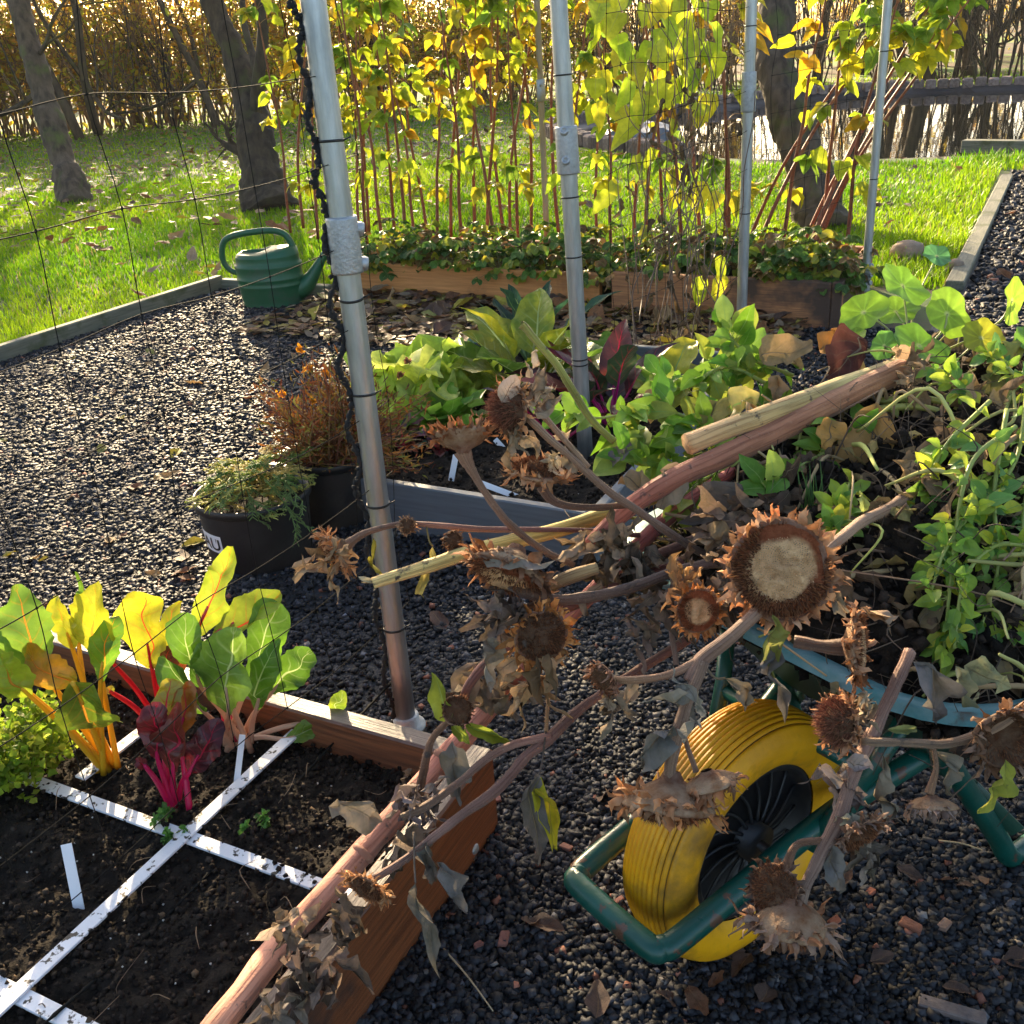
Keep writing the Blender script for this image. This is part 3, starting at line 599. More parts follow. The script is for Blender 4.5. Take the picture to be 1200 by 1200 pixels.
# cane beds C
bedC = bed('raised_bed', -3.6, -1.93, 4.80, 5.6, .19, 'orange larch raised bed full of yellow leaved raspberry canes', (m_worange, m_worange), .04, 'FBL')
bedD = bed('raised_bed', -1.93, -.775, 4.735, 5.6, .215, 'brown larch raised bed end with strawberry plants', (m_wbrown, m_wbrown), .045, 'FBR')
mb = MB(); box(mb, (-.03, -.02, 0), (.03, .02, .2), .003); b_ = mb.build('corner_post', m_wbrown, bedD, False); b_.location = (.548, -.4, 0)
for (px, py, top, ln) in ((600, 580, (560, 565), .1), (530, 556, (533, 540), .06), (790, 440, (815, 405), .1), (585, 520, (596, 532), .05), (765, 455, (770, 430), .08)):
    label_stick(px, py, top, .11, .018, {600: 'white label lying at the grey board edge', 530: 'white label standing beneath the dried cup flower', 790: 'tall white label by the purple stems', 585: 'short white label lying near the dried flowers', 765: 'white label standing among dead vines'}[px], ln)
# ------------------------------------------------------------------ galvanised posts with clamps and cable ties
def post(base, top, r, label, clamps, ties, foot=True, rope=False):
    b, t = np.array(base), np.array(top); root = thing('tube_post', b, label, 'metal post', 'galvanised tube posts'); mb = MB(); ax = t-b; L = np.linalg.norm(ax); d = ax/L
    t2 = t+d*.45; tube(mb, np.linspace(b, t2, 14), r, 18, caps=True); mb.build('tube', m_steel, root)
    def at(py):                                   # height on the post seen at picture row py
        best = min(np.linspace(0, L*1.2, 600), key=lambda s: abs(prj(b+d*s)[1]-py)); return b+d*best
    for py, hh, ns, side in clamps:
        c = at(py); k = MB(); M_ = frame(d, (0, -1, .01)); M2 = np.stack([M_[:, 1], M_[:, 2], M_[:, 0]], 1)
        lathe(k, [(r*1.02, -hh-.001), (r*1.3, -hh), (r*1.33, -hh+.004), (r*1.3, hh-.004), (r*1.28, hh), (r*1.02, hh+.001)], M2, c, 22); cl = k.build('clamp', m_clamp, root)
        for i in range(ns):
            p = c+d*(hh*.62)*(1 if i == 0 else -1); n = side; k = MB(); F_ = frame(n, d); F3 = np.stack([F_[:, 1], F_[:, 2], F_[:, 0]], 1)
            lathe(k, [(.0115, r*1.15), (.0125, r*1.5), (.011, r*1.72), (.0065, r*1.74), (.006, r*1.55), (.0, r*1.55)], F3, p, 14, cap=False); k.build('set_screw', m_clamp, cl)
    for py in ties:
        c = at(py); k = MB(); M_ = frame(d, (0, -1, .01)); M2 = np.stack([M_[:, 1], M_[:, 2], M_[:, 0]], 1)@rotx(rng.normal(0, .06))
        lathe(k, [(r*1.01, -.0022), (r*1.07, -.002), (r*1.07, .002), (r*1.01, .0022)], M2, c, 20, cap=False); e = cv(1, -.05, -.3)
        tube(k, [c+cv(1, 0, .2)*r*1.02, c+cv(1, 0, .2)*r*1.02+e*.012+np.array([0, 0, .006])], .0013, 5); k.build('cable_tie', m_black, root)
    if foot:
        k = MB(); lathe(k, [(r*1.9, 0), (r*1.9, .006), (r*1.35, .009), (r*1.3, .03), (r*1.02, .032)], o=b, seg=22); k.build('base_flange', m_clamp, root)
    return root, at, d
def prj(p):
    v = RC.T@(np.asarray(p)-CAMP); return 600+F*v[0]/-v[2], 600-F*v[1]/-v[2], -v[2]
b1 = AB(-1.045, 1.462, .0); 
b1 = G(477, 852, .03); d1 = prj(b1)[2]
P1, at1, dd1 = post(b1, D(366, -6, d1*.745), .0205, 'nearest metal post, lashed with black rope above the bed corner', [(288, .046, 2, cv(.95, 0, -.3))], (165, 295, 350, 462, 590, 735))
b2 = G(687, 548, .06); zt2 = prj(b2)[2]
def toph(b, px, py):                              # a point over b's plumb line region seen at px,py (same ground distance)
    r = ray(px, py); t = math.hypot(b[0], b[1])/math.hypot(r[0], r[1]); return CAMP+r*t
P1t = toph(b1, 366, -6)
P2, at2, dd2 = post(b2, toph(b2, 654, -5), .0235, 'metal post with two set screws standing in the grey bed', [(176, .062, 2, cv(-.25, 0, 1))], (88, 231, 300, 420, 426))
b3 = G(868, 402, 0.); P3, at3, dd3 = post(b3, toph(b3, 881, -5), .0225, 'metal post with a plain coupling beside the brown plank bed', [(108, .075, 0, cv(-1, 0, 0))], (95, 250, 372, 30))
b4 = G(1013, 342, 0.1); P4, at4, dd4 = post(b4, toph(b4, 1041, -5), .019, 'thin metal post clamped at the bed end before the pond', [(318, .035, 2, cv(.6, 0, .8)), (336, .02, 1, cv(.6, 0, .8))], (60, 210), False)
b5 = G(641, 282, .15); t5 = toph(b5, 629, -5); root = thing('cane_support', b5, 'slim pale pole with a bracket among the raspberry canes', 'pole'); mb = MB(); tube(mb, np.linspace(b5, t5+(t5-b5)*.3, 10), .0175, 12); mb.build('pole', m_bamboo, root)
c = b5+(t5-b5)*.63; mb = MB(); box(mb, (-.025, -.012, -.06), (.025, .012, .06), .008, M=frame((1, 0, 0)), o=c+cv(0, 0, 1)*.02); lathe(mb, [(.01, 0), (.01, .02), (0, .021)], o=c+cv(0, 0, 1)*.02+np.array([0, 0, .03]), M=rotx(PI/2), seg=8, cap=False); mb.build('bracket', m_clamp, root)
# black rope bundled down the nearest post
mb = MB(); pts = []
for i, py in enumerate(np.linspace(-20, 860, 46)):
    c = at1(py); k = 1+(.5 if 340 < py < 640 else 0); pts.append([*(c+cv(-1, 0, .25)*(.024+.006*math.sin(i*1.7)*k+(.004*k))), .005+.0022*math.sin(i*2.3)])
R1 = spline(pts, 5); R1[:, 3] = .0048+.0022*np.sin(np.arange(len(R1))*1.9)+rng.normal(0, .0006, len(R1)); tube(mb, R1[:, :3], R1[:, 3], 7)
for i in range(0, len(R1), 1):
    if rng.random() < .55: c = R1[i, :3]; d = nrm(rng.normal(0, 1, 3)); lathe(mb, [(.0001, -.005), (.0048, -.001), (.0045, .002), (.0001, .005)], frame(d), c+rng.normal(0, .003, 3), 6, cap=False)
tag(mb.build('lashing_rope', m_rope, origin=b1), 'knotted black rope bunched down the side of the nearest post', 'rope')
# ------------------------------------------------------------------ netting
def net(name, b0, b1, rows, a, label, step, sag, r=.0011, rope=None, rag=0.012, zmin=.13):
    mb = MB(); bs = list(np.arange(b1, b0, -step)); n1 = len(bs); Pn = {}
    for i, b in enumerate(bs):
        for j, z in enumerate(rows):
            q = np.array([[b*3, j*2.3, 1.]]); Pn[i, j] = AB(a(b)+vnoise(q)[0]*sag, b+vnoise(q+9)[0]*rag*2, z+vnoise(q+5)[0]*rag*1.5-(.012*math.sin(PI*((i % 4)/4))))
    col = (.02, .02, .018)
    for j in range(len(rows)):
        s = spline([Pn[i, j] for i in range(n1)], 4); tube(mb, s, r, 5, col)
    for i in range(n1):
        s = spline([Pn[i, j] for j in range(len(rows))], 4); tube(mb, s, r*.85, 5, col)
    for q in Pn.values(): lathe(mb, [(.0002, -.003), (r*2.1, -.001), (r*2.1, .001), (.0002, .003)], frame(nrm(rng.normal(0, 1, 3))), q, 6, col, cap=False)
    if rope:
        s = spline([[*(AB(a(b), b, rope+vnoise(np.array([[b*4, 0, 3.]]))[0]*.03)), .0026] for b in np.linspace(b1, b0, 26)], 5); s[:, 3] *= 1+.35*np.sin(np.arange(len(s))*2.4); tube(mb, s[:, :3], s[:, 3], 6, col)
    return tag(mb.build(name, m_net, origin=AB(a(b1), b1, 0)), label, 'netting', 'black crop nets hung on the posts')
net('crop_netting', .2, 1.49, [.28, .42, .565, .71, .86, .995, 1.135, 1.26, 1.39, 1.53], lambda b: -1.045, 'wide mesh black net over the chard, tied to the nearest post', .132, .03, .00085, rope=.13)
net('crop_netting', 3.02, 4.46, [.3, .45, .6, .75, .9, 1.05, 1.2, 1.35, 1.5, 1.65], lambda b: -1.25+.1*(b-2.9)/1.5, 'fine black net between the set screw post and coupling post', .15, .03, .0011)
net('crop_netting', 4.5, 5.5, [.35, .5, .65, .8, .95, 1.1, 1.25, 1.4, 1.55, 1.7], lambda b: -1.14+.34*(b-4.45)/1.08, 'fine black net between the coupling post and the thin post', .15, .03, .0012)
# ------------------------------------------------------------------ watering can
def watering_can():
    base = G(322, 358, 0); ux = cv(1, 0.04, 0); ux[2] = 0; ux = nrm(ux); rz = math.atan2(ux[1], ux[0]); root = thing('watering_can', base, 'dark green plastic watering can standing by the lawn edge', 'watering can', None, False, rz); k = .985; root.scale = (.95, .95, .92)
    mb = MB(); el = .72; prof = [(.17, 0), (.18, .006), (.182, .02), (.178, .03), (.183, .05), (.19, .10), (.193, .125), (.1965, .13), (.1965, .14), (.193, .145), (.195, .165), (.198, .17), (.198, .18), (.194, .185), (.198, .235), (.20, .245), (.20, .258), (.193, .262), (.187, .285), (.188, .305)]
    lathe(mb, [(r*k, z) for r, z in prof], ell=el, seg=40, cap=False); mb.add([(.17*k*math.cos(a), .17*k*el*math.sin(a), 0.001) for a in np.arange(40)*PI/20], [tuple(range(40))]); mb.build('body', m_can, root)
    mb = MB(); n = 40; V = []; a = np.arange(n)*2*PI/n                   # half cover with an oval filler opening on the left
    for s, (r, cx, zz, rr) in enumerate(((.188, 0, .305, 1), (.18, 0, .318, 1), (.15, -.015, .327, .96), (.1, -.055, .328, .95), (.088, -.065, .334, .95), (.082, -.067, .333, .95), (.08, -.067, .30, .95))):
        V.append(np.stack([cx+r*np.cos(a)*k, r*el*np.sin(a)*k*rr, np.full(n, zz)+np.clip(np.cos(a), 0, 1)*(.03 if 0 < s < 4 else 0)], 1))
    mb.add(np.concatenate(V), [(i*n+j, i*n+(j+1) % n, (i+1)*n+(j+1) % n, (i+1)*n+j) for i in range(len(V)-1) for j in range(n)]); mb.build('cover', m_can, root)
    mb = MB(); s = spline([(-.175, 0, .20, .015), (-.235, 0, .235, .016), (-.262, 0, .30, .017), (-.245, 0, .385, .018), (-.19, 0, .425, .0185), (-.06, 0, .445, .019), (.06, 0, .445, .019), (.125, 0, .415, .019), (.155, 0, .35, .02), (.15, 0, .31, .024)], 5); tube(mb, s[:, :3], s[:, 3], 14); mb.build('handle', m_can, root)
    mb = MB(); s = spline([(.15, 0, .085, .06), (.2, 0, .115, .056), (.25, 0, .17, .04), (.31, 0, .255, .026), (.35, 0, .31, .022), (.365, 0, .335, .022)], 5); V0 = mb.n; tube(mb, s[:, :3], s[:, 3], 18); mb.build('spout', m_can, root)
    mb = MB(); lathe(mb, [(.02, 0), (.028, .004), (.03, .02), (.026, .028), (.019, .026), (.017, 0)], roty(.5), (.355, 0, .315), 18, cap=False); mb.build('spout_rim', m_can, root)
    return root
watering_can()
# ------------------------------------------------------------------ pots
def text_mesh(txt, size):
    cu = bpy.data.curves.new('t', 'FONT'); cu.body = txt; cu.size = size; cu.align_x = 'LEFT'; cu.offset = size*.012; o = bpy.data.objects.new('t', cu); COL.objects.link(o); dg = bpy.context.evaluated_depsgraph_get(); me = bpy.data.meshes.new_from_object(o.evaluated_get(dg)); v = [tuple(q.co) for q in me.vertices]; f = [tuple(p.vertices) for p in me.polygons]; bpy.data.objects.remove(o); return np.array(v), f
def pot(px, py, r, h, mat, label, sticker):
    base = G(px, py, 0); c = base; root = thing('plant_pot', c, label, 'plant pot', None, True); mb = MB()
    lathe(mb, [(0.0, .006), (r*.86, .004), (r*.9, .012), (r*.97, h*.86), (r*.975, h*.9), (r*1.03, h*.905), (r*1.035, h*.99), (r*1.02, h), (r*.985, h), (r*.95, h*.8), (r*.92, h*.78), (0, h*.79)], o=c, seg=48, cap=False); mb.build('body', mat, root)
    mb = MB(); lathe(mb, [(r*.94, h*.8), (0.001, h*.86)], o=c, seg=24, cap=False); mb.build('potting_soil', m_soil, root)
    if sticker:
        pz = .5*h; pa = math.atan2(*(CAMP-c)[[1, 0]])-1.2; rr = lambda z: r*(.9+.07*(z-.012)/(h*.86))+.0012
        def wrap(u, z, off=0): a = pa+u/r; return c+np.array([math.cos(a)*(rr(z)+off), math.sin(a)*(rr(z)+off), z])
        mb = MB(); u = np.linspace(-.05, .068, 10); mb.add([wrap(q, z) for q in u for z in (pz-.028, pz+.026)], [(i*2, (i+1)*2, (i+1)*2+1, i*2+1) for i in range(9)]); st = mb.build('sticker', m_tag, root)
        mb = MB(); v, f = text_mesh('JAU', .062)
        sc = .105/(v[:, 0].max()-v[:, 0].min()); mb.add([wrap((q[0]-v[:, 0].min())*sc-.045, pz-.019+q[1]*.8, .0009) for q in v], f)
        v, f = text_mesh('?', .02); mb.add([wrap(q[0]+.043, pz+.004+q[1]*.9, .0009) for q in v], f); mb.build('lettering', m_black, st, False)
    return root, c
pot1, cp1 = pot(309, 652, .156, .208, m_pot, 'big black plastic pot of clippings with a white sticker', True)
pot2, cp2 = pot(398, 606, .125, .215, m_pot, 'smaller black plastic pot with dried marigolds beside the grey board', False)
# ------------------------------------------------------------------ wheelbarrow (local x = backwards, y = far side)
WB = np.array([.307, 1.185, 0.]); WRZ = math.atan2(.588, .809); WM = rotz(WRZ)
def wl(x, y, z): return WM@np.array([x, y, z])+WB
wb = thing('wheelbarrow', WB, 'green wheelbarrow with yellow wheel, heaped with pulled up plants', 'wheelbarrow', None, False, WRZ)
mb = MB(); R0, TW = .203, .052                                 # ribbed solid tyre
prof = []; half = [(.128, .040), (.134, .047), (.150, .0535), (.165, .055), (.172, .0535), (.181, .0505)]
for r, y in half: prof.append((r, -y))
tr = [(.1875, -.0455)]; ys = np.linspace(-.041, .041, 11)
for i, y in enumerate(ys):
    r = R0-.0105*(abs(y)/.041)**2.2; e = .0026; prof += [(r-.0045, y-e*1.5), (r-.0005, y-e*1.1), (r, y+e*.8), (r-.0045, y+e*1.2)]
for r, y in half[::-1]: prof.append((r, y))
seg = 72; a = np.arange(seg)*2*PI/seg; PV = np.array(prof); n = len(PV)
V = np.concatenate([np.stack([np.cos(t)*PV[:, 0], PV[:, 1], np.sin(t)*PV[:, 0]+.2035], 1) for t in a])
f = []; mi = []
for i in range(seg):
    for j in range(n-1): f.append((i*n+j, ((i+1) % seg)*n+j, ((i+1) % seg)*n+j+1, i*n+j+1)); mi.append(0)
mb.add(V, f); q = (np.array(prof)[:-1, 0]+np.array(prof)[1:, 0])/2
gro = [6 <= j < n-7 and (j-6) % 4 == 3 and abs(PV[j, 1]) < .044 and min(PV[j, 0], PV[j+1, 0]) < R0-.0105*(abs((PV[j, 1]+PV[j+1, 1])/2)/.041)**2.2-.002 for j in range(n-1)]
mb.m = [1 if gro[k % (n-1)] else 0 for k in range(len(f))]
wheel = MB(); 
lathe(wheel, [(.03, -.045), (.03, .045)], rotx(-PI/2), (0, 0, .2035), 20)
lathe(wheel, [(.129, -.037), (.122, -.041), (.116, -.036), (.113, -.012), (.02, -.02), (.02, .02), (.113, .012), (.116, .036), (.122, .041), (.129, .037)], rotx(-PI/2), (0, 0, .2035), 48, cap=False)
for s in (-1, 1):
    for k in range(16):
        t = k*PI/8; p0 = np.array([math.cos(t)*.03, s*.028, math.sin(t)*.03+.2035]); p1 = np.array([math.cos(t+.32)*.115, s*.018, math.sin(t+.32)*.115+.2035]); pm = (p0+p1)/2+np.array([-math.sin(t), 0, math.cos(t)])*-.01; stem(wheel, [[*p0, .003], [*pm, .0026], [*p1, .0024]], 4, 6, (1, 1, 1))
whl = wheel.build('wheel', m_hub, wb); tyre = mb.build('tyre', [m_tyre, m_groove], whl)
ax = MB(); tube(ax, [(0, -.1, .2035), (0, .1, .2035)], .009, 10); ax.build('axle', m_hub, wb)
fr = MB(); q = .0175                                         # hoop frame: one bent tube round the front of the wheel, running back to the handles
hp = []
for s in (-1, 1):
    side = [(1.35, .27, .62), (1.0, .26, .53), (.72, .24, .44), (.5, .2, .36), (.3, .138, .285), (.1, .1, .247), (-.1, .094, .222), (-.215, .09, .205), (-.24, .084, .202), (-.252, .066, .202)]
    side = [(x, s*y, z) for x, y, z in side]; hp += side if s < 0 else side[::-1]
s_ = spline(np.array(hp), 6); tube(fr, s_, q, 16); fr.build('frame', m_bgreen, wb)
for s in (-1, 1):
    g_ = MB(); tube(g_, [(1.2, s*.262, .577), (1.4, s*.273, .634)], .022, 12); g_.build('handle_grip', m_black, wb)
    l_ = MB(); sp_ = spline([(.24, s*.15, .34), (.30, s*.165, .25), (.40, s*.198, .09), (.435, s*.208, .03), (.47, s*.21, .018), (.58, s*.215, .018), (.62, s*.215, .04), (.68, s*.22, .40)], 6); tube(l_, sp_, .0175, 12); l_.build('leg', m_bgreen, wb)
    st = MB(); p = np.array([(.3, s*.115, .25), (.36, s*.165, .19), (.42, s*.222, .10)]); 
    for i in range(2): box(st, (0, -.003, -.012), (np.linalg.norm(p[i+1]-p[i]), .003, .012), .001, M=frame(p[i+1]-p[i]), o=p[i])
    st.build('leg_brace', m_tub, wb)
    st = MB(); tube(st, [(.04, s*.1, .215), (.12, s*.14, .34), (.15, s*.16, .42)], .013, 10); st.build('tub_strut', m_bgreen, wb)
cb = MB(); tube(cb, [(.115, -.13, .33), (.115, .13, .33)], .012, 10); cb.build('cross_bar', m_bgreen, wb)
def rr_loop(x0, x1, hw, r, z0, z1, n=8):
    P = []
    for cx_, cy_, a0 in ((x1-r, hw-r, 0), (x0+r, hw-r, PI/2), (x0+r, -hw+r, PI), (x1-r, -hw+r, 1.5*PI)):
        for k in range(n+1):
            t = a0+k/n*PI/2; x, y = cx_+r*math.cos(t), cy_+r*math.sin(t); P.append((x, y, z0+(z1-z0)*(x-x0)/(x1-x0)))
    return np.array(P)
L_ = [rr_loop(.30, .62, .17, .09, .27, .29), rr_loop(.26, .66, .2, .1, .28, .3), rr_loop(.045, .90, .325, .15, .535, .58), rr_loop(.01, .935, .36, .18, .54, .585), rr_loop(.005, .94, .365, .18, .533, .578), rr_loop(.03, .915, .34, .16, .533, .578), rr_loop(.27, .65, .19, .1, .29, .31)]
nn = len(L_[0]); mb = MB(); mb.add(np.concatenate(L_[:3]), [tuple(range(nn))[::-1]]+[(i*nn+j, i*nn+(j+1) % nn, (i+1)*nn+(j+1) % nn, (i+1)*nn+j) for i in range(2) for j in range(nn)]); tb = mb.build('tub', m_tub, wb)
# pressed vertical ribs on the tub front
mb = MB()
for k in range(9):
    y = -.18+k*.045; tube(mb, [(.285-.015, y*.85, .31), (.055-.008, y*1.2, .52)], .006, 8)
mb.build('pressed_rib', m_tub, tb)
mb = MB(); LL = [L_[2], rr_loop(.012, .933, .358, .18, .546, .591), L_[3], L_[4]]; mb.add(np.concatenate(LL), [(i*nn+j, i*nn+(j+1) % nn, (i+1)*nn+(j+1) % nn, (i+1)*nn+j) for i in range(3) for j in range(nn)]); mb.build('rim', m_rim, tb)
# heap of dark roots and earth in the tub
n = 90; gx = np.linspace(.03, .92, n); gy = np.linspace(-.34, .34, n); A_, B_ = np.meshgrid(gx, gy, indexing='ij'); u = (A_-.5)/.45; w = B_/.335; e = np.clip(1-(np.abs(u)**3.2+np.abs(w)**3.2), 0, 1)**.55
P = np.stack([A_, B_, .51+e*.17+e*.06*np.clip(u+.3, 0, 1)], -1); P[..., 2] += fbm(P, 9, 4)*.14*e; P[..., :2] += np.stack([fbm(P+5, 20, 2), fbm(P+9, 20, 2)], -1)*.03*e[..., None]
v = P.reshape(-1, 3)@WM.T+WB; f = np.array([(i*n+j, (i+1)*n+j, (i+1)*n+j+1, i*n+j+1) for i in range(n-1) for j in range(n-1)]); 
tag(bigmesh('root_heap', v, f, np.ones((n*n, 3)), m_soil, True), kind='stuff')
HP = v; crumbs('root_heap_crumbs', v, 5000, .004, .022, .5)
mb = MB()
for k in range(900):
    p = HP[rng.integers(len(HP))]; d = nrm(rng.normal(0, 1, 3)*[1, 1, .8]); L = rng.uniform(.03, .14); q1 = p+d*L*.5+rng.normal(0, .02, 3)+np.array([0, 0, .012]); q2 = p+d*L+rng.normal(0, .02, 3)+np.array([0, 0, -.01])
    r_ = rng.uniform(.0004, .0013); stem(mb, [[*p, r_], [*q1, r_], [*q2, r_*.4]], 4, 4, mixc((.06, .04, .028), (.16, .11, .07), rng.random()**2))
tag(mb.build('heap_roots', m_root), kind='stuff')
# ------------------------------------------------------------------ dried sunflowers
PINK = (.40, .21, .17); MAUVE = (.19, .085, .08); TAN = (.40, .25, .14); YG = (.45, .42, .12); BRN = (.17, .095, .062); GREY = (.18, .135, .1)
def fhead(parent, c, n, R, style='face', bl=.45, seed=0, name='flower_head', bcol=(.30, .19, .11)):
    rs = np.random.default_rng(seed+100); c = np.asarray(c, float); n = nrm(n); F_ = frame(n, cv(0, -1, .2)); M_ = np.stack([F_[:, 1], F_[:, 2], F_[:, 0]], 1)
    mb = MB(); br = np.array(BRN)*1.25; tn = np.array((.36, .24, .15))
    th = R*(.55 if style in ('cup', 'droop') else .35)
    lathe(mb, [(.012*R/.06, -th*1.5), (R*.3, -th*1.15), (R*.7, -th*.75), (R*.97, -th*.25), (R*1.03, -.0), (R*.99, th*.12), (R*.9, th*.15)], M_, c, 30, np.array([br, br, tn*.8, tn, tn*1.1, br*1.2, br]), wob=.16, cap=False)
    hd = mb.build(name, m_head, parent)
    mb = MB(); k = 22 if style != 'cup' else 18; prof = []
    dome = {'face': .16, 'seed': .3, 'droop': .3, 'cup': -.55, 'brush': .75, 'bud': .3, 'half': .1}[style]
    rr = np.linspace(1, 0, 15)
    lathe(mb, [(R*.93*q, th*.12+R*dome*(1-q*q)) for q in rr], M_, c, k+8, (.13,.075,.045), wob=.05, cap=False); 
    V = mb.v[0]; q_ = (V-c)@M_; r_ = np.hypot(q_[:, 0], q_[:, 1])/R+vnoise(V, 38)*.34; e_ = np.clip((r_-.6)/.1, 0, 1)[:, None]; mb.v[0] = V+np.outer(vnoise(V, 130)*.007, n); kc = np.clip(1-r_/.3, 0, 1)[:, None]*.35
    if style in ('face', 'half', 'droop'): mb.c[0] = (np.array([.97, .6, .31])*(1-e_)+np.array([.32, .10, .045])*e_)*(1-kc)+np.array([.3, .15, .09])*kc
    mb.build('seed_disc', m_pith if style in ('face', 'half', 'droop') else m_head, hd)
    mb = MB()                                   # seed stubble
    lo, hi, cnt = {'face': (.62, .98, 1500), 'seed': (.15, .97, 900), 'droop': (.35, .98, 520), 'cup': (.5, .97, 420), 'brush': (.0, .97, 750), 'bud': (.2, .95, 260), 'half': (.4, .97, 900)}[style]
    for i in range(cnt):
        r = math.sqrt(rs.uniform(lo**2, hi**2)); a = i*2.39996+rs.normal(0, .05); q = np.array([math.cos(a)*r*R*.95, math.sin(a)*r*R*.95, th*.12+R*dome*(1-r*r)])
        if style in ('face', 'half') and vnoise(np.array([q/R*1.6+seed]))[0] > .1+.25*(r-.8): continue
        d = np.array([math.cos(a)*(.2+r*r*.9), math.sin(a)*(.2+r*r*.9), 1.])+rs.normal(0, .22, 3); d = nrm(d)*R*(.16 if style != 'brush' else .42)*rs.uniform(.6, 1.3); s = nrm(np.cross(d, rs.normal(0, 1, 3)))*R*.016; s2 = nrm(np.cross(d, s))*R*.016
        t = rs.random(); cc = np.array((.085, .034, .02))*(1-t)+np.array((.24, .09, .035))*t
        if style == 'brush': cc = np.array((.22, .085, .05))*(.6+.6*t)
        V = np.stack([q+s, q-s*.5+s2, q-s*.5-s2, q+d])@M_.T+c; mb.add(V, [(0, 1, 3), (1, 2, 3), (2, 0, 3)], np.stack([cc*.7, cc*.7, cc*.7, cc*1.8+np.array([.1, .05, .02])*t]))
    if style in ('face', 'half'):             # empty seed sockets on the cream pith
        for i in range(700):
            r = math.sqrt(i/700)*.7; a = i*2.39996; q = np.array([math.cos(a)*r*R*.95, math.sin(a)*r*R*.95, th*.12+R*dome*(1-r*r)+.0005]); z = vnoise(np.array([q/R*2.2+seed]))[0]
            d = nrm(np.array([math.cos(a)*.3*r, math.sin(a)*.3*r, 1.])+rs.normal(0, .25, 3))*R*.045*rs.uniform(.3, 1.4); s = nrm(np.cross(d, rs.normal(0, 1, 3)))*R*.014; s2 = nrm(np.cross(d, s))*R*.014; cc = np.array((.8, .52, .3))*rs.uniform(.45, 1.1)*(1-.6*max(z, 0)*2)
            mb.add(np.stack([q+s, q-s*.5+s2, q-s*.5-s2, q+d])@M_.T+c, [(0, 1, 3), (1, 2, 3), (2, 0, 3)], cc)
    if cnt: mb.build('seed_stubble', m_seed, hd, False)
    mb = MB(); bc = np.array(bcol)              # bracts
    for ring, (num, ll, op) in enumerate(((30, .85, .6), (28, 1., .05), (20, .8, -.5))):
        for i in range(num):
            a = i/num*2*PI+ring*.2+rs.normal(0, .07); o = np.array([math.cos(a), math.sin(a), 0]); tilt = op+rs.normal(0, .3)+(1.0 if style in ('bud',) else .5 if style == 'cup' else 0)
            if rs.random() < (.12 if style != 'face' else .05): continue
            d = o*math.cos(tilt)+np.array([0, 0, math.sin(tilt)]); b_ = o*R*(.99-.05*ring)+np.array([0, 0, -th*(.05+.2*ring)]); up = np.array([0, 0, 1.])*math.cos(tilt)-o*math.sin(tilt)
            L = R*min(bl, .7)*ll*rs.uniform(.6, 1.35); g = rs.uniform(.5, 1.5)
            leaf(mb, M_@b_+c, M_@d, M_@up, L, R*.33*rs.uniform(.7, 1.2), 'point', 6, 2, rs.uniform(-2.2, .9) if style != 'face' else rs.uniform(-.9, .6), rs.uniform(.3, .9), 0, rs.normal(0, .9), .2, col=np.clip(bc*np.array([1.5, 1.32, 1.15])*g*(np.array([1.15, .95, .75]) if rs.random() < .3 else 1), 0, 1), rs=rs.random()*40)
    mb.build('bracts', m_bract, hd); return hd
def dleaf(parent, px, py, d, tip, L, Wd, col=GREY, mat=None, tdz=0., bend=.5, shape='ovate', pet=None, crump=.2, twist=None, seed=None, name='dried_leaf'):
    """a shrivelled hanging leaf: attached at px,py (depth d), pointing to the picture point tip"""
    if seed is not None: random.seed(seed)
    b = D(px, py, d); dr = nrm(D(tip[0], tip[1], d-tdz)-b); mb = MB()
    if pet: stem(mb, [[*D(*pet), .0016], [*((D(*pet)+b)/2+cv(0, .3, .2)*.008), .0014], [*b, .0016]], 4, 5, mixc(col, BRN, .4))
    leaf(mb, b, dr, cv(random.uniform(-.6, .6), -.2, 1), L, Wd, shape, 16, 8, bend, random.uniform(.7, 1.25), .16, random.uniform(-1.3, 1.3) if twist is None else twist, crump, .05, col, .35)
    return mb.build(name, mat or m_dry, parent)
def sfl(label, base, **k): return thing('dried_sunflower', D(*base), label, 'sunflower', 'dried sunflowers pulled from the bed')
def sst(parent, pts, col=MAUVE, col2=None, n=6, seg=9, rib=.06, name='stem', wob=.1):
    mb = MB(); P = np.array([[*D(p[0], p[1], p[2]), p[3]*(.86 if seg == 9 else 1)] for p in pts]); s = spline(P, n+3); s[:, :3] += np.stack([vnoise(s[:, :3]+k, 22) for k in (0, 5, 9)], 1)*s[:, 3:4]*(.15 if seg > 11 else .75); s[:, 3] *= 1+(.08 if seg > 11 else .25)*vnoise(s[:, :3]+3, 45)
    t = np.linspace(0, 1, len(s))[:, None]; c = np.asarray(col)*np.ones((len(s), 1)) if col2 is None else np.asarray(col)*(1-t)+np.asarray(col2)*t; c = c*(1+.8*vnoise(s[:, :3]+7, 18)[:, None])
    tube(mb, s[:, :3], s[:, 3], max(seg, 10), np.clip(c, 0, 1), rib=rib, wob=wob)
    if seg == 9:                              # the bristly hairs of a sunflower stem
        for i in range(len(s)-1):
            for k in range(int(7+1400*np.linalg.norm(s[i+1, :3]-s[i, :3])*1.2)):
                q = s[i, :3]+(s[i+1, :3]-s[i, :3])*rng.random(); ax_ = nrm(s[i+1, :3]-s[i, :3]); o_ = nrm(np.cross(ax_, rng.normal(0, 1, 3))); q = q+o_*s[i, 3]*.95; h_ = o_*rng.uniform(.0012, .0038)+ax_*rng.normal(0, .0012); w_ = np.cross(ax_, o_)*.00028
                mb.add([q-w_, q+w_, q+h_], [(0, 1, 2)], np.clip(c[i]*1.5+.05, 0, 1))
    return mb.build(name, m_sstem, parent)
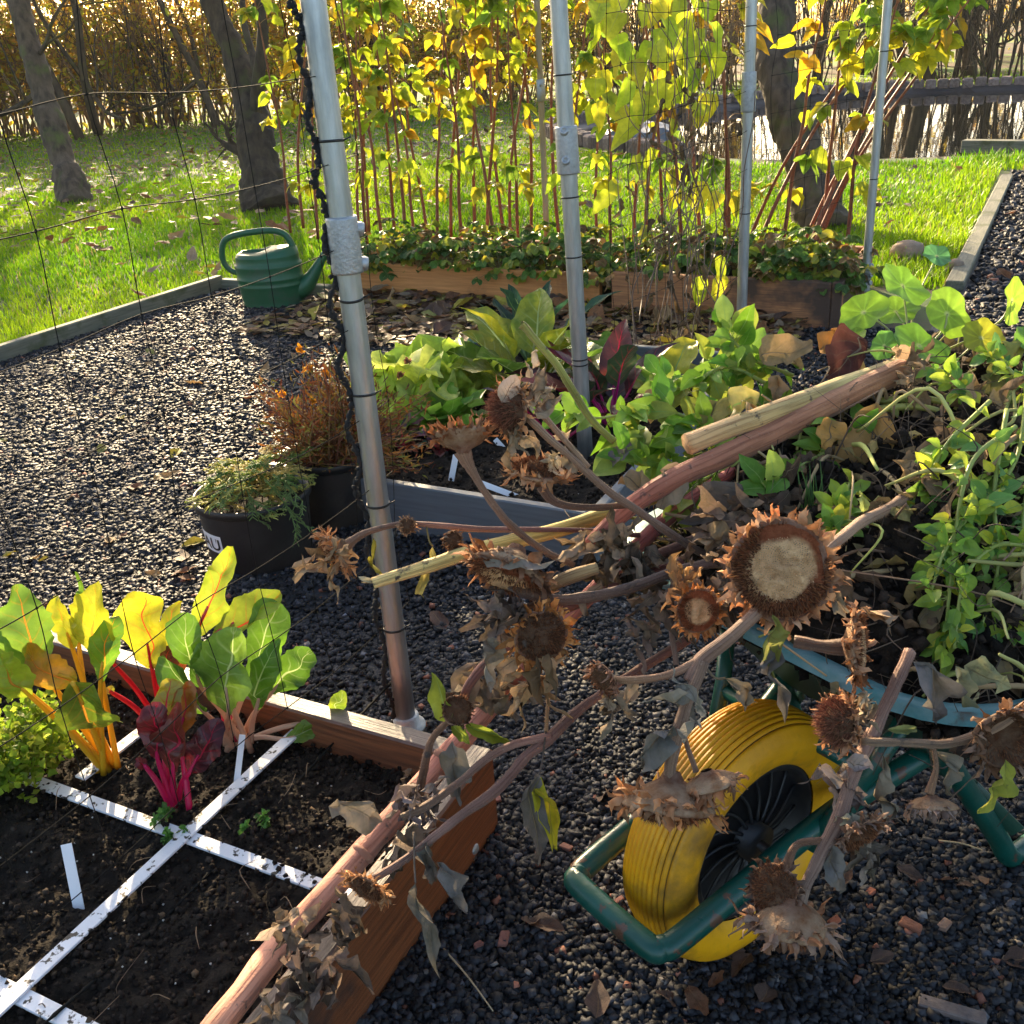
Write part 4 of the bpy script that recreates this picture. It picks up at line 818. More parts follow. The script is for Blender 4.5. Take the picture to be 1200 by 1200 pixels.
def clump(parent, px, py, d, R, n, col=(.22, .15, .1), L=.05, seed=0, dirv=(0, 1, .2), spread=.9):
    rs = np.random.default_rng(seed); mb = MB()
    for i in range(n):
        dd = nrm(cv(*dirv)+rs.normal(0, spread, 3)); g = rs.uniform(.5, 2.1)
        leaf(mb, D(px, py, d)+rs.normal(0, R*.4, 3), dd, rs.normal(0, 1, 3), L*rs.uniform(.6, 1.4), L*.45*rs.uniform(.6, 1.3), 'ovate', 8, 4, rs.uniform(-1.5, 1.5), rs.uniform(.3, .9), .15, rs.normal(0, 1.2), .2, col=np.clip(np.array(col)*g, 0, 1), var=.3, rs=rs.random()*40)
    return mb.build('shrivelled_leaves', m_dry, parent)
# 1 thick pink stalk lying over the bed corner
s1 = sfl('thick pink sunflower stalk lying diagonally across the bed corner', (520, 890, 1.62))
sst(s1, [(225, 1240, 1.19, .0185), (330, 1105, 1.35, .0185), (440, 982, 1.5, .018), (520, 890, 1.6, .0175), (600, 800, 1.6, .0145), (700, 688, 1.58, .0125), (785, 605, 1.6, .012), (860, 552, 1.64, .010)], (.66, .36, .28), (.5, .15, .17), rib=.03, seg=14)
for q, dd in (((425, 1000), 1.475), ((520, 888), 1.59), ((640, 755), 1.58)): p = D(*q, dd); mb = MB(); lathe(mb, [(.0165, -.006), (.0195, 0), (.0165, .006)], np.stack([frame(cv(1, -1.1, -.6))[:, 1], frame(cv(1, -1.1, -.6))[:, 2], frame(cv(1, -1.1, -.6))[:, 0]], 1), p, 12, PINK); mb.build('stalk_node', m_sstem, s1)
sst(s1, [(490, 938, 1.52, .008), (500, 890, 1.5, .007), (510, 862, 1.49, .006), (536, 838, 1.48, .005)], BRN)
fhead(s1, D(536, 832, 1.475), cv(.2, -.35, 1), .021, 'bud', .5, 3, bcol=(.1, .06, .045))
for (px, py, tip, L, W_) in ((528, 845, (508, 800), .075, .045), (545, 850, (600, 868), .075, .05), (530, 848, (548, 868), .04, .03)):
    dleaf(s1, px, py, 1.485, tip, L, W_, (.30, .36, .05), m_green, .01, .35, crump=.05, twist=.3, name='green_leaf')
clump(s1, 578, 800, 1.56, .05, 22, (.2, .14, .095), .065, 4, (0, 1, .3)); clump(s1, 485, 930, 1.47, .03, 14, (.13, .1, .095), .045, 5)
dleaf(s1, 530, 868, 1.56, (545, 945), .1, .05, (.24, .22, .19), seed=3); dleaf(s1, 385, 945, 1.42, (445, 965), .075, .05, (.33, .25, .17), seed=4, crump=.25)
clump(s1, 398, 1075, 1.37, .035, 16, (.17, .12, .085), .05, 61, (.3, .6, .4)); clump(s1, 470, 985, 1.5, .03, 14, (.15, .11, .08), .045, 62, (.3, .6, .4)); clump(s1, 318, 1175, 1.24, .035, 14, (.16, .12, .09), .05, 63, (.4, .7, .3)); clump(s1, 340, 1085, 1.28, .03, 10, (.26, .18, .12), .05, 6); clump(s1, 372, 1125, 1.26, .045, 18, (.15, .1, .075), .05, 7, (0, 1, .2))
# 2 purple forked stems sweeping down to the bed side
s2 = sfl('purple forked sunflower stem drooping over the side board of the bed', (690, 830, 1.5))
sst(s2, [(812, 745, 1.52, .0085), (750, 785, 1.52, .0085), (700, 818, 1.5, .0085), (640, 868, 1.47, .0095), (585, 922, 1.43, .009), (530, 965, 1.39, .007), (480, 1003, 1.36, .006), (438, 1030, 1.33, .0055)], MAUVE, (.25, .17, .16))
sst(s2, [(645, 862, 1.468, .007), (585, 880, 1.45, .0065), (540, 915, 1.43, .006), (500, 945, 1.41, .0065), (470, 960, 1.4, .006)], (.3, .17, .16), GREY)
fhead(s2, D(430, 1040, 1.31), cv(-.4, .6, .6), .026, 'seed', .75, 9); dleaf(s2, 497, 1000, 1.36, (520, 1045), .05, .035, GREY, seed=5); dleaf(s2, 512, 1010, 1.35, (552, 1068), .085, .04, (.2, .17, .15), seed=6)
dleaf(s2, 487, 1035, 1.33, (508, 1165), .125, .036, (.2, .17, .14), pet=(485, 975, 1.36), seed=7, bend=.2); dleaf(s2, 500, 985, 1.37, (505, 1040), .06, .04, (.2, .18, .15), seed=8)
dleaf(s2, 632, 908, 1.42, (624, 1030), .135, .055, (.19, .165, .15), m_dryy, pet=(640, 855, 1.47), seed=9, bend=.1, twist=.5); dleaf(s2, 634, 910, 1.415, (638, 1012), .115, .04, (.52, .45, .03), m_dryy, seed=10, bend=.1, twist=-.3, name='yellow_leaf')
clump(s2, 495, 940, 1.41, .02, 10, (.14, .11, .105), .035, 55)
sst(s2, [(640, 858, 1.47, .003), (642, 815, 1.46, .003), (640, 770, 1.46, .0026)], TAN)
# 3 big open face
s3 = sfl('large open sunflower head with cream centre facing the viewer over the tub', (920, 665, 1.15))
fhead(s3, D(916, 668, 1.135), cv(-.22, -.06, 1), .0545, 'face', .42, 1, bcol=(.36, .235, .15))
sst(s3, [(1080, 577, 1.42, .0085), (1025, 603, 1.36, .0085), (975, 640, 1.28, .0085), (925, 690, 1.19, .0085), (885, 722, 1.14, .0085), (822, 773, 1.13, .009), (808, 800, 1.125, .009)], (.42, .3, .22), (.25, .16, .14))
sst(s3, [(822, 773, 1.13, .006), (780, 792, 1.13, .0052), (735, 797, 1.14, .005), (712, 794, 1.15, .005)], (.26, .17, .14), TAN)
fhead(s3, D(708, 795, 1.15), cv(-.7, .45, .5), .019, 'bud', .9, 14, bcol=(.2, .13, .1)); clump(s3, 718, 820, 1.15, .02, 9, (.24, .17, .11), .035, 15, (0, 1, .2))
dleaf(s3, 905, 720, 1.12, (907, 785), .065, .036, (.3, .3, .08), m_dryy, seed=12, twist=.2); dleaf(s3, 905, 745, 1.13, (918, 850), .105, .042, (.16, .14, .13), seed=13, bend=.1, crump=.2); dleaf(s3, 960, 690, 1.13, (1000, 720), .05, .03, (.3, .22, .15), seed=14)
dleaf(s3, 1042, 600, 1.37, (1078, 605), .04, .028, (.35, .3, .12), m_dryy, seed=15); dleaf(s3, 1012, 600, 1.36, (1010, 568), .03, .024, (.35, .4, .12), m_green, seed=16)
# 4 upside-down disc hanging in front of the wheel
s4 = sfl('upside down sunflower disc hanging in front of the yellow tyre', (800, 930, 1.1))
sst(s4, [(824, 775, 1.125, .007), (806, 830, 1.11, .008), (790, 875, 1.1, .0085), (784, 915, 1.1, .009), (783, 942, 1.1, .016)], (.22, .15, .12), (.24, .17, .13)); fhead(s4, D(784, 945, 1.1), cv(-.1, 1, .12), .045, 'droop', .6, 17, bcol=(.3, .19, .115))
sst(s4, [(806, 815, 1.11, .003), (802, 860, 1.11, .003), (815, 905, 1.1, .0035)], (.28, .18, .13)); fhead(s4, D(832, 918, 1.09), cv(.3, 1, .0), .028, 'bud', .95, 18, bcol=(.24, .15, .1)); dleaf(s4, 790, 850, 1.1, (742, 915), .075, .04, (.19, .17, .145), seed=19)
clump(s4, 812, 815, 1.1, .02, 7, (.23, .2, .16), .04, 20); dleaf(s4, 850, 795, 1.12, (885, 825), .055, .03, (.3, .22, .14), seed=20, pet=(824, 778, 1.125))
# 5 drooping heads in the middle
s5 = sfl('brown drooping sunflower head bowed over at the centre of the picture', (600, 670, 1.42))
sst(s5, [(860, 655, 1.42, .0085), (785, 672, 1.42, .0085), (720, 693, 1.41, .0085), (660, 703, 1.4, .009), (622, 695, 1.4, .011), (604, 678, 1.4, .016)], (.2, .15, .145), BRN); fhead(s5, D(594, 672, 1.4), cv(-.35, .8, .35), .052, 'droop', .55, 22, bcol=(.16, .105, .075))
lq = MB(); leaf(lq, D(565, 655, 1.37), cv(1, -.05, .1), cv(0, -1, .3), .1, .055, 'broad', 10, 6, .3, -.3, .05, 0, .12, col=(.36, .28, .21), var=.3); lq.build('dried_leaf', m_dry, s5)
sst(s5, [(790, 680, 1.42, .004), (785, 720, 1.42, .004), (792, 780, 1.41, .0045)], (.24, .17, .16))
clump(s5, 590, 705, 1.4, .03, 14, (.13, .09, .07), .05, 23)
s6 = sfl('dark centred sunflower head with orange tan bracts below the bowed one', (640, 745, 1.38))
fhead(s6, D(634, 746, 1.38), cv(.35, .15, 1), .036, 'seed', .85, 24, bcol=(.42, .24, .10)); sst(s6, [(645, 705, 1.43, .006), (612, 715, 1.42, .006), (590, 740, 1.41, .0065), (612, 752, 1.405, .009), (630, 750, 1.395, .012)], (.25, .17, .12)); clump(s6, 615, 785, 1.39, .045, 20, (.34, .2, .1), .055, 25, (.1, 1, .2)); dleaf(s6, 570, 745, 1.42, (582, 800), .075, .045, (.26, .23, .2), seed=26)
# 6 upper heads on slim crossing stems
s7 = sfl('cup shaped brown sunflower head tipped up on a slim arched stem', (545, 515, 1.46))
sst(s7, [(672, 662, 1.5, .005), (640, 647, 1.48, .0055), (597, 612, 1.46, .006), (567, 575, 1.46, .0065), (550, 545, 1.46, .009), (544, 527, 1.46, .014)], (.28, .19, .14), (.24, .15, .11)); fhead(s7, D(541, 508, 1.46), cv(-.1, -1, -.15), .037, 'cup', .75, 27, bcol=(.2, .12, .08))
s8 = sfl('tan shaggy sunflower head, highest of the dried ones beside the set screw post', (605, 470, 1.46))
sst(s8, [(860, 668, 1.5, .0065), (797, 633, 1.49, .007), (720, 580, 1.47, .007), (667, 533, 1.46, .0065), (620, 490, 1.46, .006)], (.24, .17, .15), (.3, .21, .15)); sst(s8, [(690, 548, 1.46, .005), (655, 507, 1.47, .0052), (630, 478, 1.48, .0055)], (.33, .23, .16))
fhead(s8, D(600, 478, 1.46), cv(-.8, .1, .5), .034, 'brush', .6, 28, bcol=(.34, .24, .16)); clump(s8, 622, 462, 1.46, .03, 20, (.36, .26, .18), .04, 29, (.5, -.6, .2)); lq = MB(); leaf(lq, D(588, 472, 1.43), cv(.6, -1, .2), cv(.3, 0, 1), .045, .03, 'broad', 8, 4, .3, -.3, 0, 0, .06, col=(.5, .36, .27), var=.2); lq.build('dried_leaf', m_dry, s8)
clump(s8, 603, 505, 1.46, .03, 14, (.26, .18, .11), .035, 30)
s9 = sfl('shaggy sunflower head lying face up below the highest one', (635, 545, 1.5))
sst(s9, [(735, 592, 1.5, .006), (690, 594, 1.5, .006), (652, 588, 1.5, .007), (636, 570, 1.5, .010)], BRN, (.14, .09, .075)); fhead(s9, D(632, 552, 1.5), cv(.1, -1, .35), .042, 'seed', .6, 31, bcol=(.34, .24, .16)); clump(s9, 648, 540, 1.49, .03, 12, (.42, .32, .22), .04, 32, (1, 0, .3))
s10 = sfl('ragged brown sunflower head at the far left end of a thin mauve stem', (390, 645, 1.6))
sst(s10, [(750, 626, 1.58, .0042), (660, 621, 1.58, .0048), (560, 620, 1.59, .0055), (480, 613, 1.6, .0055), (430, 624, 1.6, .0065), (402, 640, 1.6, .011)], (.25, .12, .13), (.28, .18, .13)); fhead(s10, D(392, 648, 1.6), cv(-.75, .55, .1), .032, 'droop', 1.0, 33, bcol=(.3, .18, .1)); fhead(s10, D(477, 616, 1.58), cv(.2, .2, 1), .013, 'bud', .9, 34, bcol=(.24, .18, .13)); clump(s10, 385, 650, 1.6, .03, 16, (.3, .19, .11), .05, 35, (-.3, .8, .2))
dleaf(s10, 437, 630, 1.59, (452, 690), .085, .028, (.42, .36, .06), m_dryy, seed=36, bend=.3); dleaf(s10, 507, 640, 1.58, (490, 735), .105, .026, (.36, .3, .1), m_dryy, seed=37, bend=.3, pet=(500, 618, 1.595)); fhead(s10, D(530, 633, 1.57), cv(.3, .2, 1), .015, 'bud', 1., 36, bcol=(.2, .15, .11)); 
s11 = sfl('half eaten sunflower head with a cream core left of the big open face', (815, 715, 1.32))
fhead(s11, D(818, 716, 1.3), cv(.1, .05, 1), .028, 'half', .55, 38, bcol=(.3, .17, .08)); sst(s11, [(845, 655, 1.4, .006), (860, 690, 1.36, .006), (840, 712, 1.33, .008), (824, 718, 1.32, .01)], BRN); clump(s11, 800, 690, 1.33, .025, 12, (.36, .2, .09), .035, 39, (-.2, -.8, .2)); clump(s11, 755, 740, 1.36, .02, 10, (.2, .14, .11), .04, 40)
# 7 the right hand group
s12 = sfl('branched sunflower stem with several dead heads hanging before the tub at right', (1010, 885, 1.1))
sst(s12, [(1066, 762, 1.17, .0075), (1045, 812, 1.14, .008), (1013, 880, 1.1, .0085), (986, 950, 1.07, .0085), (962, 1000, 1.055, .0075), (944, 1040, 1.05, .0065)], (.33, .2, .17), (.2, .15, .14))
sst(s12, [(1010, 868, 1.1, .005), (1065, 870, 1.1, .0052), (1110, 872, 1.1, .0055), (1150, 860, 1.09, .0065), (1215, 820, 1.07, .007)], (.3, .22, .16), (.4, .27, .2))
fhead(s12, D(985, 846, 1.1), cv(-1, -.1, .35), .026, 'brush', .9, 41, bcol=(.3, .2, .13)); clump(s12, 1005, 835, 1.1, .02, 10, (.34, .25, .17), .035, 42, (.4, -.8, .1)); clump(s12, 990, 905, 1.09, .022, 10, (.2, .15, .13), .04, 43)
fhead(s12, D(908, 1042, 1.05), cv(-.5, -.2, .5), .026, 'seed', .5, 44, bcol=(.11, .085, .075)); fhead(s12, D(925, 1085, 1.04), cv(-.05, 1, -.05), .038, 'droop', .9, 45, bcol=(.2, .155, .13)); sst(s12, [(944, 1040, 1.05, .0065), (936, 1065, 1.045, .009), (928, 1080, 1.04, .014)], (.22, .17, .15)); sst(s12, [(968, 985, 1.06, .0045), (935, 990, 1.055, .0045), (920, 1020, 1.05, .006)], BRN)
fhead(s12, D(1008, 978, 1.06), cv(.35, .6, .6), .024, 'seed', .9, 46, bcol=(.16, .13, .12)); dleaf(s12, 975, 965, 1.06, (1012, 955), .035, .02, (.42, .36, .25), seed=47); dleaf(s12, 975, 990, 1.055, (988, 1050), .055, .025, (.22, .19, .16), seed=48); clump(s12, 1015, 995, 1.06, .018, 9, (.22, .17, .13), .03, 49)
fhead(s12, D(1092, 945, 1.1), cv(0, 1, .1), .024, 'bud', .75, 50, bcol=(.19, .155, .145)); sst(s12, [(1094, 873, 1.1, .003), (1098, 900, 1.1, .003), (1091, 930, 1.1, .006)], (.34, .22, .15))
fhead(s12, D(1182, 866, 1.07), cv(-.05, .3, 1), .034, 'cup', .6, 51, bcol=(.15, .11, .085)); dleaf(s12, 1178, 890, 1.06, (1158, 948), .062, .036, (.42, .42, .07), m_dryy, seed=52, twist=.3, crump=.1, bend=.3)
dleaf(s12, 1040, 855, 1.11, (1078, 853), .036, .026, (.4, .42, .16), m_green, seed=53, crump=.04, twist=.2); dleaf(s12, 1070, 775, 1.15, (1112, 860), .09, .05, (.17, .155, .145), seed=54, crump=.22, bend=.3); dleaf(s12, 1035, 885, 1.09, (1033, 975), .085, .034, (.24, .2, .15), seed=55, bend=.05); dleaf(s12, 1098, 880, 1.11, (1120, 925), .05, .03, (.26, .23, .18), seed=56)
dleaf(s12, 1120, 780, 1.16, (1150, 845), .085, .03, (.33, .33, .2), m_dryy, seed=57, bend=1.2)
s13 = sfl('curved half sunflower head seen edge on beside the big open face', (1010, 760, 1.16))
fhead(s13, D(1006, 757, 1.15), cv(.95, -.05, .45), .038, 'half', .5, 58, bcol=(.24, .16, .11)); sst(s13, [(930, 752, 1.17, .0085), (965, 757, 1.16, .009), (992, 757, 1.155, .012)], (.16, .11, .09)); dleaf(s13, 1008, 712, 1.15, (1048, 722), .05, .03, (.34, .23, .15), seed=59)
# cut stalks without heads
def stalk(label, pts, c1, c2, seg=14, rib=.04):
    b = pts[0]; o = thing('cut_stalk', D(b[0], b[1], b[2]), label, 'plant stalk', 'cut sunflower stalks on the heap'); sst(o, pts, c1, c2, 6, seg, rib, 'stalk', .06); return o
k1 = stalk('pink brown cut stalk, lower of the two thick ones on top of the heap', [(1058, 434, 1.66, .0195), (1000, 460, 1.63, .0195), (940, 490, 1.6, .019), (870, 525, 1.57, .018), (800, 556, 1.54, .0165), (740, 592, 1.53, .014), (690, 640, 1.52, .012)], (.42, .24, .14), (.46, .17, .14))
k2 = stalk('cream cut stalk, upper of the two thick ones on top of the heap', [(1056, 430, 1.68, .0165), (990, 452, 1.64, .0165), (920, 478, 1.6, .0165), (860, 500, 1.57, .016), (806, 520, 1.55, .0165)], (.52, .5, .22), (.66, .44, .25))
clump(k2, 1062, 432, 1.63, .03, 14, (.36, .24, .14), .045, 60, (.5, 0, .3))
k3 = stalk('pale yellow green cut stalk with a frayed end reaching left past the nearest post', [(437, 683, 1.55, .0085), (500, 664, 1.56, .0105), (560, 645, 1.57, .0115), (650, 622, 1.6, .012), (740, 592, 1.63, .0125), (800, 570, 1.66, .012)], (.85, .68, .32), (.6, .56, .12))
mb = MB()
for i in range(7): leaf(mb, D(442, 682, 1.55), cv(-1, .1+rng.normal(0, .35), rng.normal(0, .35)), rng.normal(0, 1, 3), rng.uniform(.018, .032), .008, 'strap', 4, 2, 0, .3, col=(.62, .54, .34))
mb.build('frayed_end', m_bract, k3)
for lab, pts, c1, c2 in (('mauve stalk crossing under the pink brown cut stalk', [(800, 660, 1.5, .009), (720, 690, 1.49, .009), (660, 715, 1.48, .009), (560, 790, 1.5, .0075), (540, 830, 1.52, .007)], (.3, .13, .13), MAUVE),
     ('red brown stalk running from the heap behind the half eaten head', [(905, 610, 1.6, .009), (840, 625, 1.56, .0085), (770, 650, 1.53, .008), (735, 665, 1.52, .0075)], (.3, .15, .13), (.2, .12, .1)),
     ('long green bent stalk arching up in front of the set screw post', [(720, 517, 1.62, .0052), (690, 490, 1.63, .0056), (660, 440, 1.64, .006), (620, 387, 1.65, .0065), (612, 380, 1.65, .007)], (.3, .36, .07), (.4, .42, .12)),
     ('straw coloured split stalk lying below the bowed head', [(700, 665, 1.47, .009), (660, 678, 1.46, .010), (640, 690, 1.46, .006)], (.42, .33, .18), (.36, .27, .15))): stalk(lab, pts, c1, c2, 10)

for i, (px, py, d, c_, sd_) in enumerate(((700, 640, 1.5, (.2, .14, .09), (0, .6, .5)), (745, 655, 1.47, (.14, .1, .07), (.3, .8, .4)), (790, 700, 1.4, (.16, .11, .08), (.2, .8, .4)), (850, 690, 1.36, (.13, .095, .07), (0, .8, .5)), (860, 630, 1.46, (.15, .1, .07), (-.6, .3, .5)), (905, 600, 1.48, (.1, .07, .05), (-.6, .4, .4)))):
    o = thing('dead_leaf_cluster', D(px, py, d), ('brown shrivelled leaf cluster hanging left of the crossing mauve stalks', 'blackish shrivelled leaf cluster under the crossing mauve stalks', 'dark shrivelled leaf cluster left of the half eaten head', 'dark shrivelled leaf cluster just left of the big open face', 'brown shrivelled leaf cluster above the big open face', 'blackened shrivelled leaf cluster below the pink brown cut stalk')[i], 'dead leaves', 'shrivelled leaf clusters along the tub front'); clump(o, px, py, d, .05, 26, c_, .055, 70+i, sd_, .8)

mb = MB()                                              # straw, vine ends and dry stems tangled over the heap
for k in range(150):
    p = HP[rng.integers(len(HP))]+np.array([0, 0, .02]); a = rng.normal(.5, .9); d = np.array([math.cos(a), math.sin(a), rng.normal(0, .25)]); L = rng.uniform(.06, .26); r_ = rng.uniform(.0012, .0042); c_ = [(.5, .36, .18), (.36, .24, .12), (.38, .4, .1), (.46, .44, .14), (.25, .15, .09)][rng.integers(5)]
    stem(mb, [[*(p-d*L/2), r_*.6], [*(p+rng.normal(0, .02, 3)+[0, 0, .02]), r_], [*(p+d*L/2+rng.normal(0, .02, 3)-[0, 0, .01]), r_*.7]], 5, 6, np.array(c_)*rng.uniform(.6, 1.2))
tag(mb.build('straw_debris', m_root), kind='stuff')
mb = MB()
for k in range(420):
    p = HP[rng.integers(len(HP))]+np.array([0, 0, .012]); c_ = np.array([(.34, .22, .12), (.2, .13, .08), (.4, .3, .12), (.14, .09, .06), (.26, .19, .1)][rng.integers(5)])*rng.uniform(.6, 1.3); leaf(mb, p, rng.normal(0, 1, 3)*[1, 1, .5], rng.normal(0, .5, 3)+[0, 0, 1], rng.uniform(.03, .07), rng.uniform(.015, .035), 'ovate', 6, 3, rng.normal(0, 1), .6, .1, rng.normal(0, 1), .2, 0, np.clip(c_, 0, 1), .3)
tag(mb.build('heap_leaf_litter', m_dry), kind='stuff')
# ------------------------------------------------------------------ vegetables in the near bed
def hd(base, px, py, off=0.):                     # point seen at px,py on the upright plane through base (off: nearer by off metres)
    r = ray(px, py); return CAMP+r*((math.hypot(base[0], base[1])-off)/math.hypot(r[0], r[1]))
def chard(name, base, label, leaves, mat, stalkc, cat='chard'):
    b = G(*base); root = thing(name, b, label, cat, None)
    for (bx, by, tx, ty, Wd, off, col, kw) in leaves:
        p = hd(b, bx, by, off); q = hd(b, tx, ty, off+kw.get('lean', 0)); L = np.linalg.norm(q-p)*1.06; kw = dict(kw); kw.pop('lean', 0); m_ = kw.pop('mat', mat); sc = kw.pop('sc', stalkc); shp = kw.pop('shape', 'chard')
        mb = MB(); d = kw.pop('dir', None); Wd *= 1.05; leaf(mb, p, q-p if d is None else cv(*d), kw.pop('up', cv(rng.normal(0, .25), -.25, 1)), L, Wd, shp, 18, 12, kw.pop('bend', .45), kw.pop('fold', .22), kw.pop('ruf', .055), kw.pop('twist', rng.normal(0, .2)), kw.pop('crump', .1), .06, col, .5)
        lf = mb.build('leaf', m_, root)
        mb = MB(); s0 = b+rng.normal(0, .012, 3)*[1, 1, 0]+np.array([0, 0, -.01]); mid = (s0+p)/2+(p-s0)*.0+np.array([0, 0, .012])*np.sign(1); w = kw.get('w', .0062)
        stem(mb, [[*s0, .0062], [*mid, .0052], [*p, .004], [*(p+(q-p)*.35-cv(0, 0, 1)*.003), .0022]], 5, 8, np.array(stalkc)*1.0 if sc is None else sc, None); mb.build('stalk', m_stalk, lf)
    return root
YL = (.52, .50, .03); YG2 = (.36, .44, .035); GR = (.13, .27, .025); GRL = (.22, .36, .045); DR = (.10, .012, .016); OR = (.62, .30, .03)
chard('chard_plant', (125, 893, .125), 'yellow stalked chard with gold and green leaves beside the parsley', [
 (115, 770, 100, 688, .085, .0, YL, {}), (85, 760, 62, 706, .07, -.04, YL, {}), (92, 752, 88, 674, .035, -.06, GR, {'bend': .1}), (45, 780, 22, 700, .095, .02, GRL, {'crump': .1}), (88, 800, 28, 772, .06, .05, OR, {'crump': .12, 'bend': .7}), (85, 800, 118, 872, .10, .10, (.16, .22, .02), {'bend': .8}), (118, 800, 122, 730, .05, .03, GR, {}), (20, 800, -40, 745, .09, .03, GRL, {}), (35, 815, -15, 770, .08, .06, YG2, {})], m_chy, (.78, .44, .02))
chard('chard_plant', (185, 842, .125), 'red stalked chard with one large glowing yellow leaf', [
 (178, 783, 160, 698, .108, .0, YL, {'bend': .15}), (196, 770, 204, 712, .04, -.03, YL, {}), (190, 800, 196, 760, .05, .0, (.2, .03, .02), {}), (133, 778, 128, 762, .02, .03, DR, {}), (132, 812, 126, 806, .02, .05, DR, {}), (205, 800, 214, 765, .035, .02, (.3, .08, .02), {})], m_chr, (.62, .015, .035))
chard('chard_plant', (272, 872, .125), 'green leaved chard with pink stalks and tall yellow ribbed back leaves', [
 (232, 745, 264, 646, .066, -.06, YG2, {'mat': m_chr, 'sc': (.7, .06, .12)}), (250, 750, 318, 692, .06, -.03, YG2, {'mat': m_chr, 'crump': .1, 'sc': (.7, .04, .1)}), (268, 836, 258, 748, .105, .07, GRL, {'bend': .3}), (292, 800, 326, 716, .085, -.01, GR, {}), (318, 812, 360, 765, .06, .02, GR, {}), (300, 832, 316, 762, .06, .05, GR, {}), (236, 805, 214, 730, .075, .0, GR, {'ruf': .08}), (240, 835, 186, 790, .07, .04, GR, {'bend': .7}), (335, 866, 396, 838, .042, .04, GRL, {'bend': -.2}), (392, 842, 399, 812, .03, .04, YG2, {'bend': .2}), (255, 800, 240, 760, .06, .03, GRL, {})], m_chg, (.6, .36, .24))
chard('chard_plant', (206, 942, .125), 'small dark red chard with magenta stalks in front of the others', [
 (203, 905, 205, 825, .068, .02, (.16, .03, .02), {'bend': .25}), (222, 905, 250, 848, .06, .01, DR, {}), (185, 890, 178, 828, .055, .0, DR, {}), (172, 900, 160, 890, .02, .02, DR, {}), (212, 860, 218, 806, .045, -.03, (.4, .14, .02), {}), (190, 850, 200, 800, .045, -.04, (.36, .30, .03), {})], m_chd, (.55, .01, .09), 'chard')
def herb(name, base, label, n, R, hgt, L, pal, cat, mat=m_leafy, group=None):
    b = np.array(base); root = thing(name, b, label, cat, group); mb = MB(); st = MB()
    for i in range(n//9):
        a = rng.random()*6.28; t = rng.uniform(.2, 1)**.7; top = b+np.array([math.cos(a)*R*t, math.sin(a)*R*t, hgt*(1.1-.5*t)*rng.uniform(.5, 1)]); stem(st, [[*b, .0016], [*((b+top)/2+[0, 0, hgt*.15]), .0012], [*top, .0008]], 3, 5, (.25, .33, .06))
        for k in range(9):
            c = np.array(pal[rng.integers(len(pal))])*rng.uniform(.6, 1.3); leaf(mb, top+rng.normal(0, R*.13, 3), nrm(rng.normal(0, 1, 3)+[math.cos(a)*.6, math.sin(a)*.6, .3]), rng.normal(0, .6, 3)+[0, 0, 1], L*rng.uniform(.6, 1.3), L*.9, 'broad', 3, 4, .5, .4, .25, 0, .2, 0, np.clip(c, 0, 1))
    st.build('stem', m_cane, root); mb.build('foliage', mat, root); return root
PG = [(.3, .42, .03), (.22, .36, .03), (.4, .46, .05)]
herb('parsley_plant', G(25, 900, .125), 'curly parsley tuft below the yellow chard', 750, .10, .13, .017, PG, 'parsley'); herb('parsley_plant', G(-10, 930, .125), 'curly parsley tuft cut by the left picture edge', 600, .10, .12, .017, PG, 'parsley'); herb('parsley_plant', G(72, 885, .125), 'thin parsley sprig lying by the yellow chard stalks', 160, .06, .06, .014, PG, 'parsley')
for x, y, lab in ((196, 966, 'tiny green seedling beside the white batten crossing'), (298, 970, 'tiny green seedling in bare soil right of the battens'), (205, 978, 'tiny green seedling just below another beside the batten crossing')): herb('seedling', G(x, y, .128), lab, 36, .02, .02, .012, [(.12, .3, .05)], 'seedling', m_green)
# ------------------------------------------------------------------ grey bed planting
def rosette(name, base, label, n, L, Wd, pal, mat, cat, stalk=None, tilt=(.3, 1.2), shape='broad', ruf=.16, crump=.1, nu=10, nv=8, bend=.7, sl=.15):
    b = np.array(base); root = thing(name, b, label, cat); mb = MB(); st = MB()
    for i in range(n):
        a = i*2.4+rng.normal(0, .2); el = tilt[0]+(tilt[1]-tilt[0])*(i/n); d = np.array([math.cos(a)*math.cos(el), math.sin(a)*math.cos(el), math.sin(el)]); s = b+d*L*sl*(1 if stalk else .1)*rng.uniform(.6, 1.2); c = np.array(pal[rng.integers(len(pal))])*rng.uniform(.75, 1.25)
        leaf(mb, s, d, [-math.cos(a)*.7, -math.sin(a)*.7, 1], L*rng.uniform(.7, 1.1), Wd*rng.uniform(.8, 1.2), shape, nu, nv, bend, .35, ruf, rng.normal(0, .2), crump, .14 if cat == 'lettuce' else 0, np.clip(c, 0, 1), .25)
        if stalk: stem(st, [[*b, .006], [*((b+s)/2), .005], [*s, .004], [*(s+d*L*.25), .0015]], 3, 7, stalk)
    if stalk: st.build('stalk', m_stalk, root)
    mb.build('foliage', mat, root); return root
LG = [(.6, .74, .1), (.52, .72, .09), (.7, .76, .16)]; RG = [(.2, .38, .03), (.14, .32, .03), (.25, .42, .05)]; BK = [(.025, .07, .045), (.03, .085, .05)]; PUR = [(.09, .02, .04), (.05, .02, .03), (.16, .04, .03), (.03, .06, .03)]; MG = [(.3, .34, .03), (.42, .4, .03), (.16, .3, .04)]
rosette('lettuce', G(488, 478, .1), 'frilly pale green lettuce in the grey bed', 30, .30, .22, LG, m_lettuce, 'lettuce', ruf=.26, crump=.14, nu=16, nv=12); rosette('lettuce', G(545, 462, .1), 'smaller frilly pale lettuce right of the big pale one', 18, .22, .17, LG, m_lettuce, 'lettuce', ruf=.26, nu=16, nv=12)
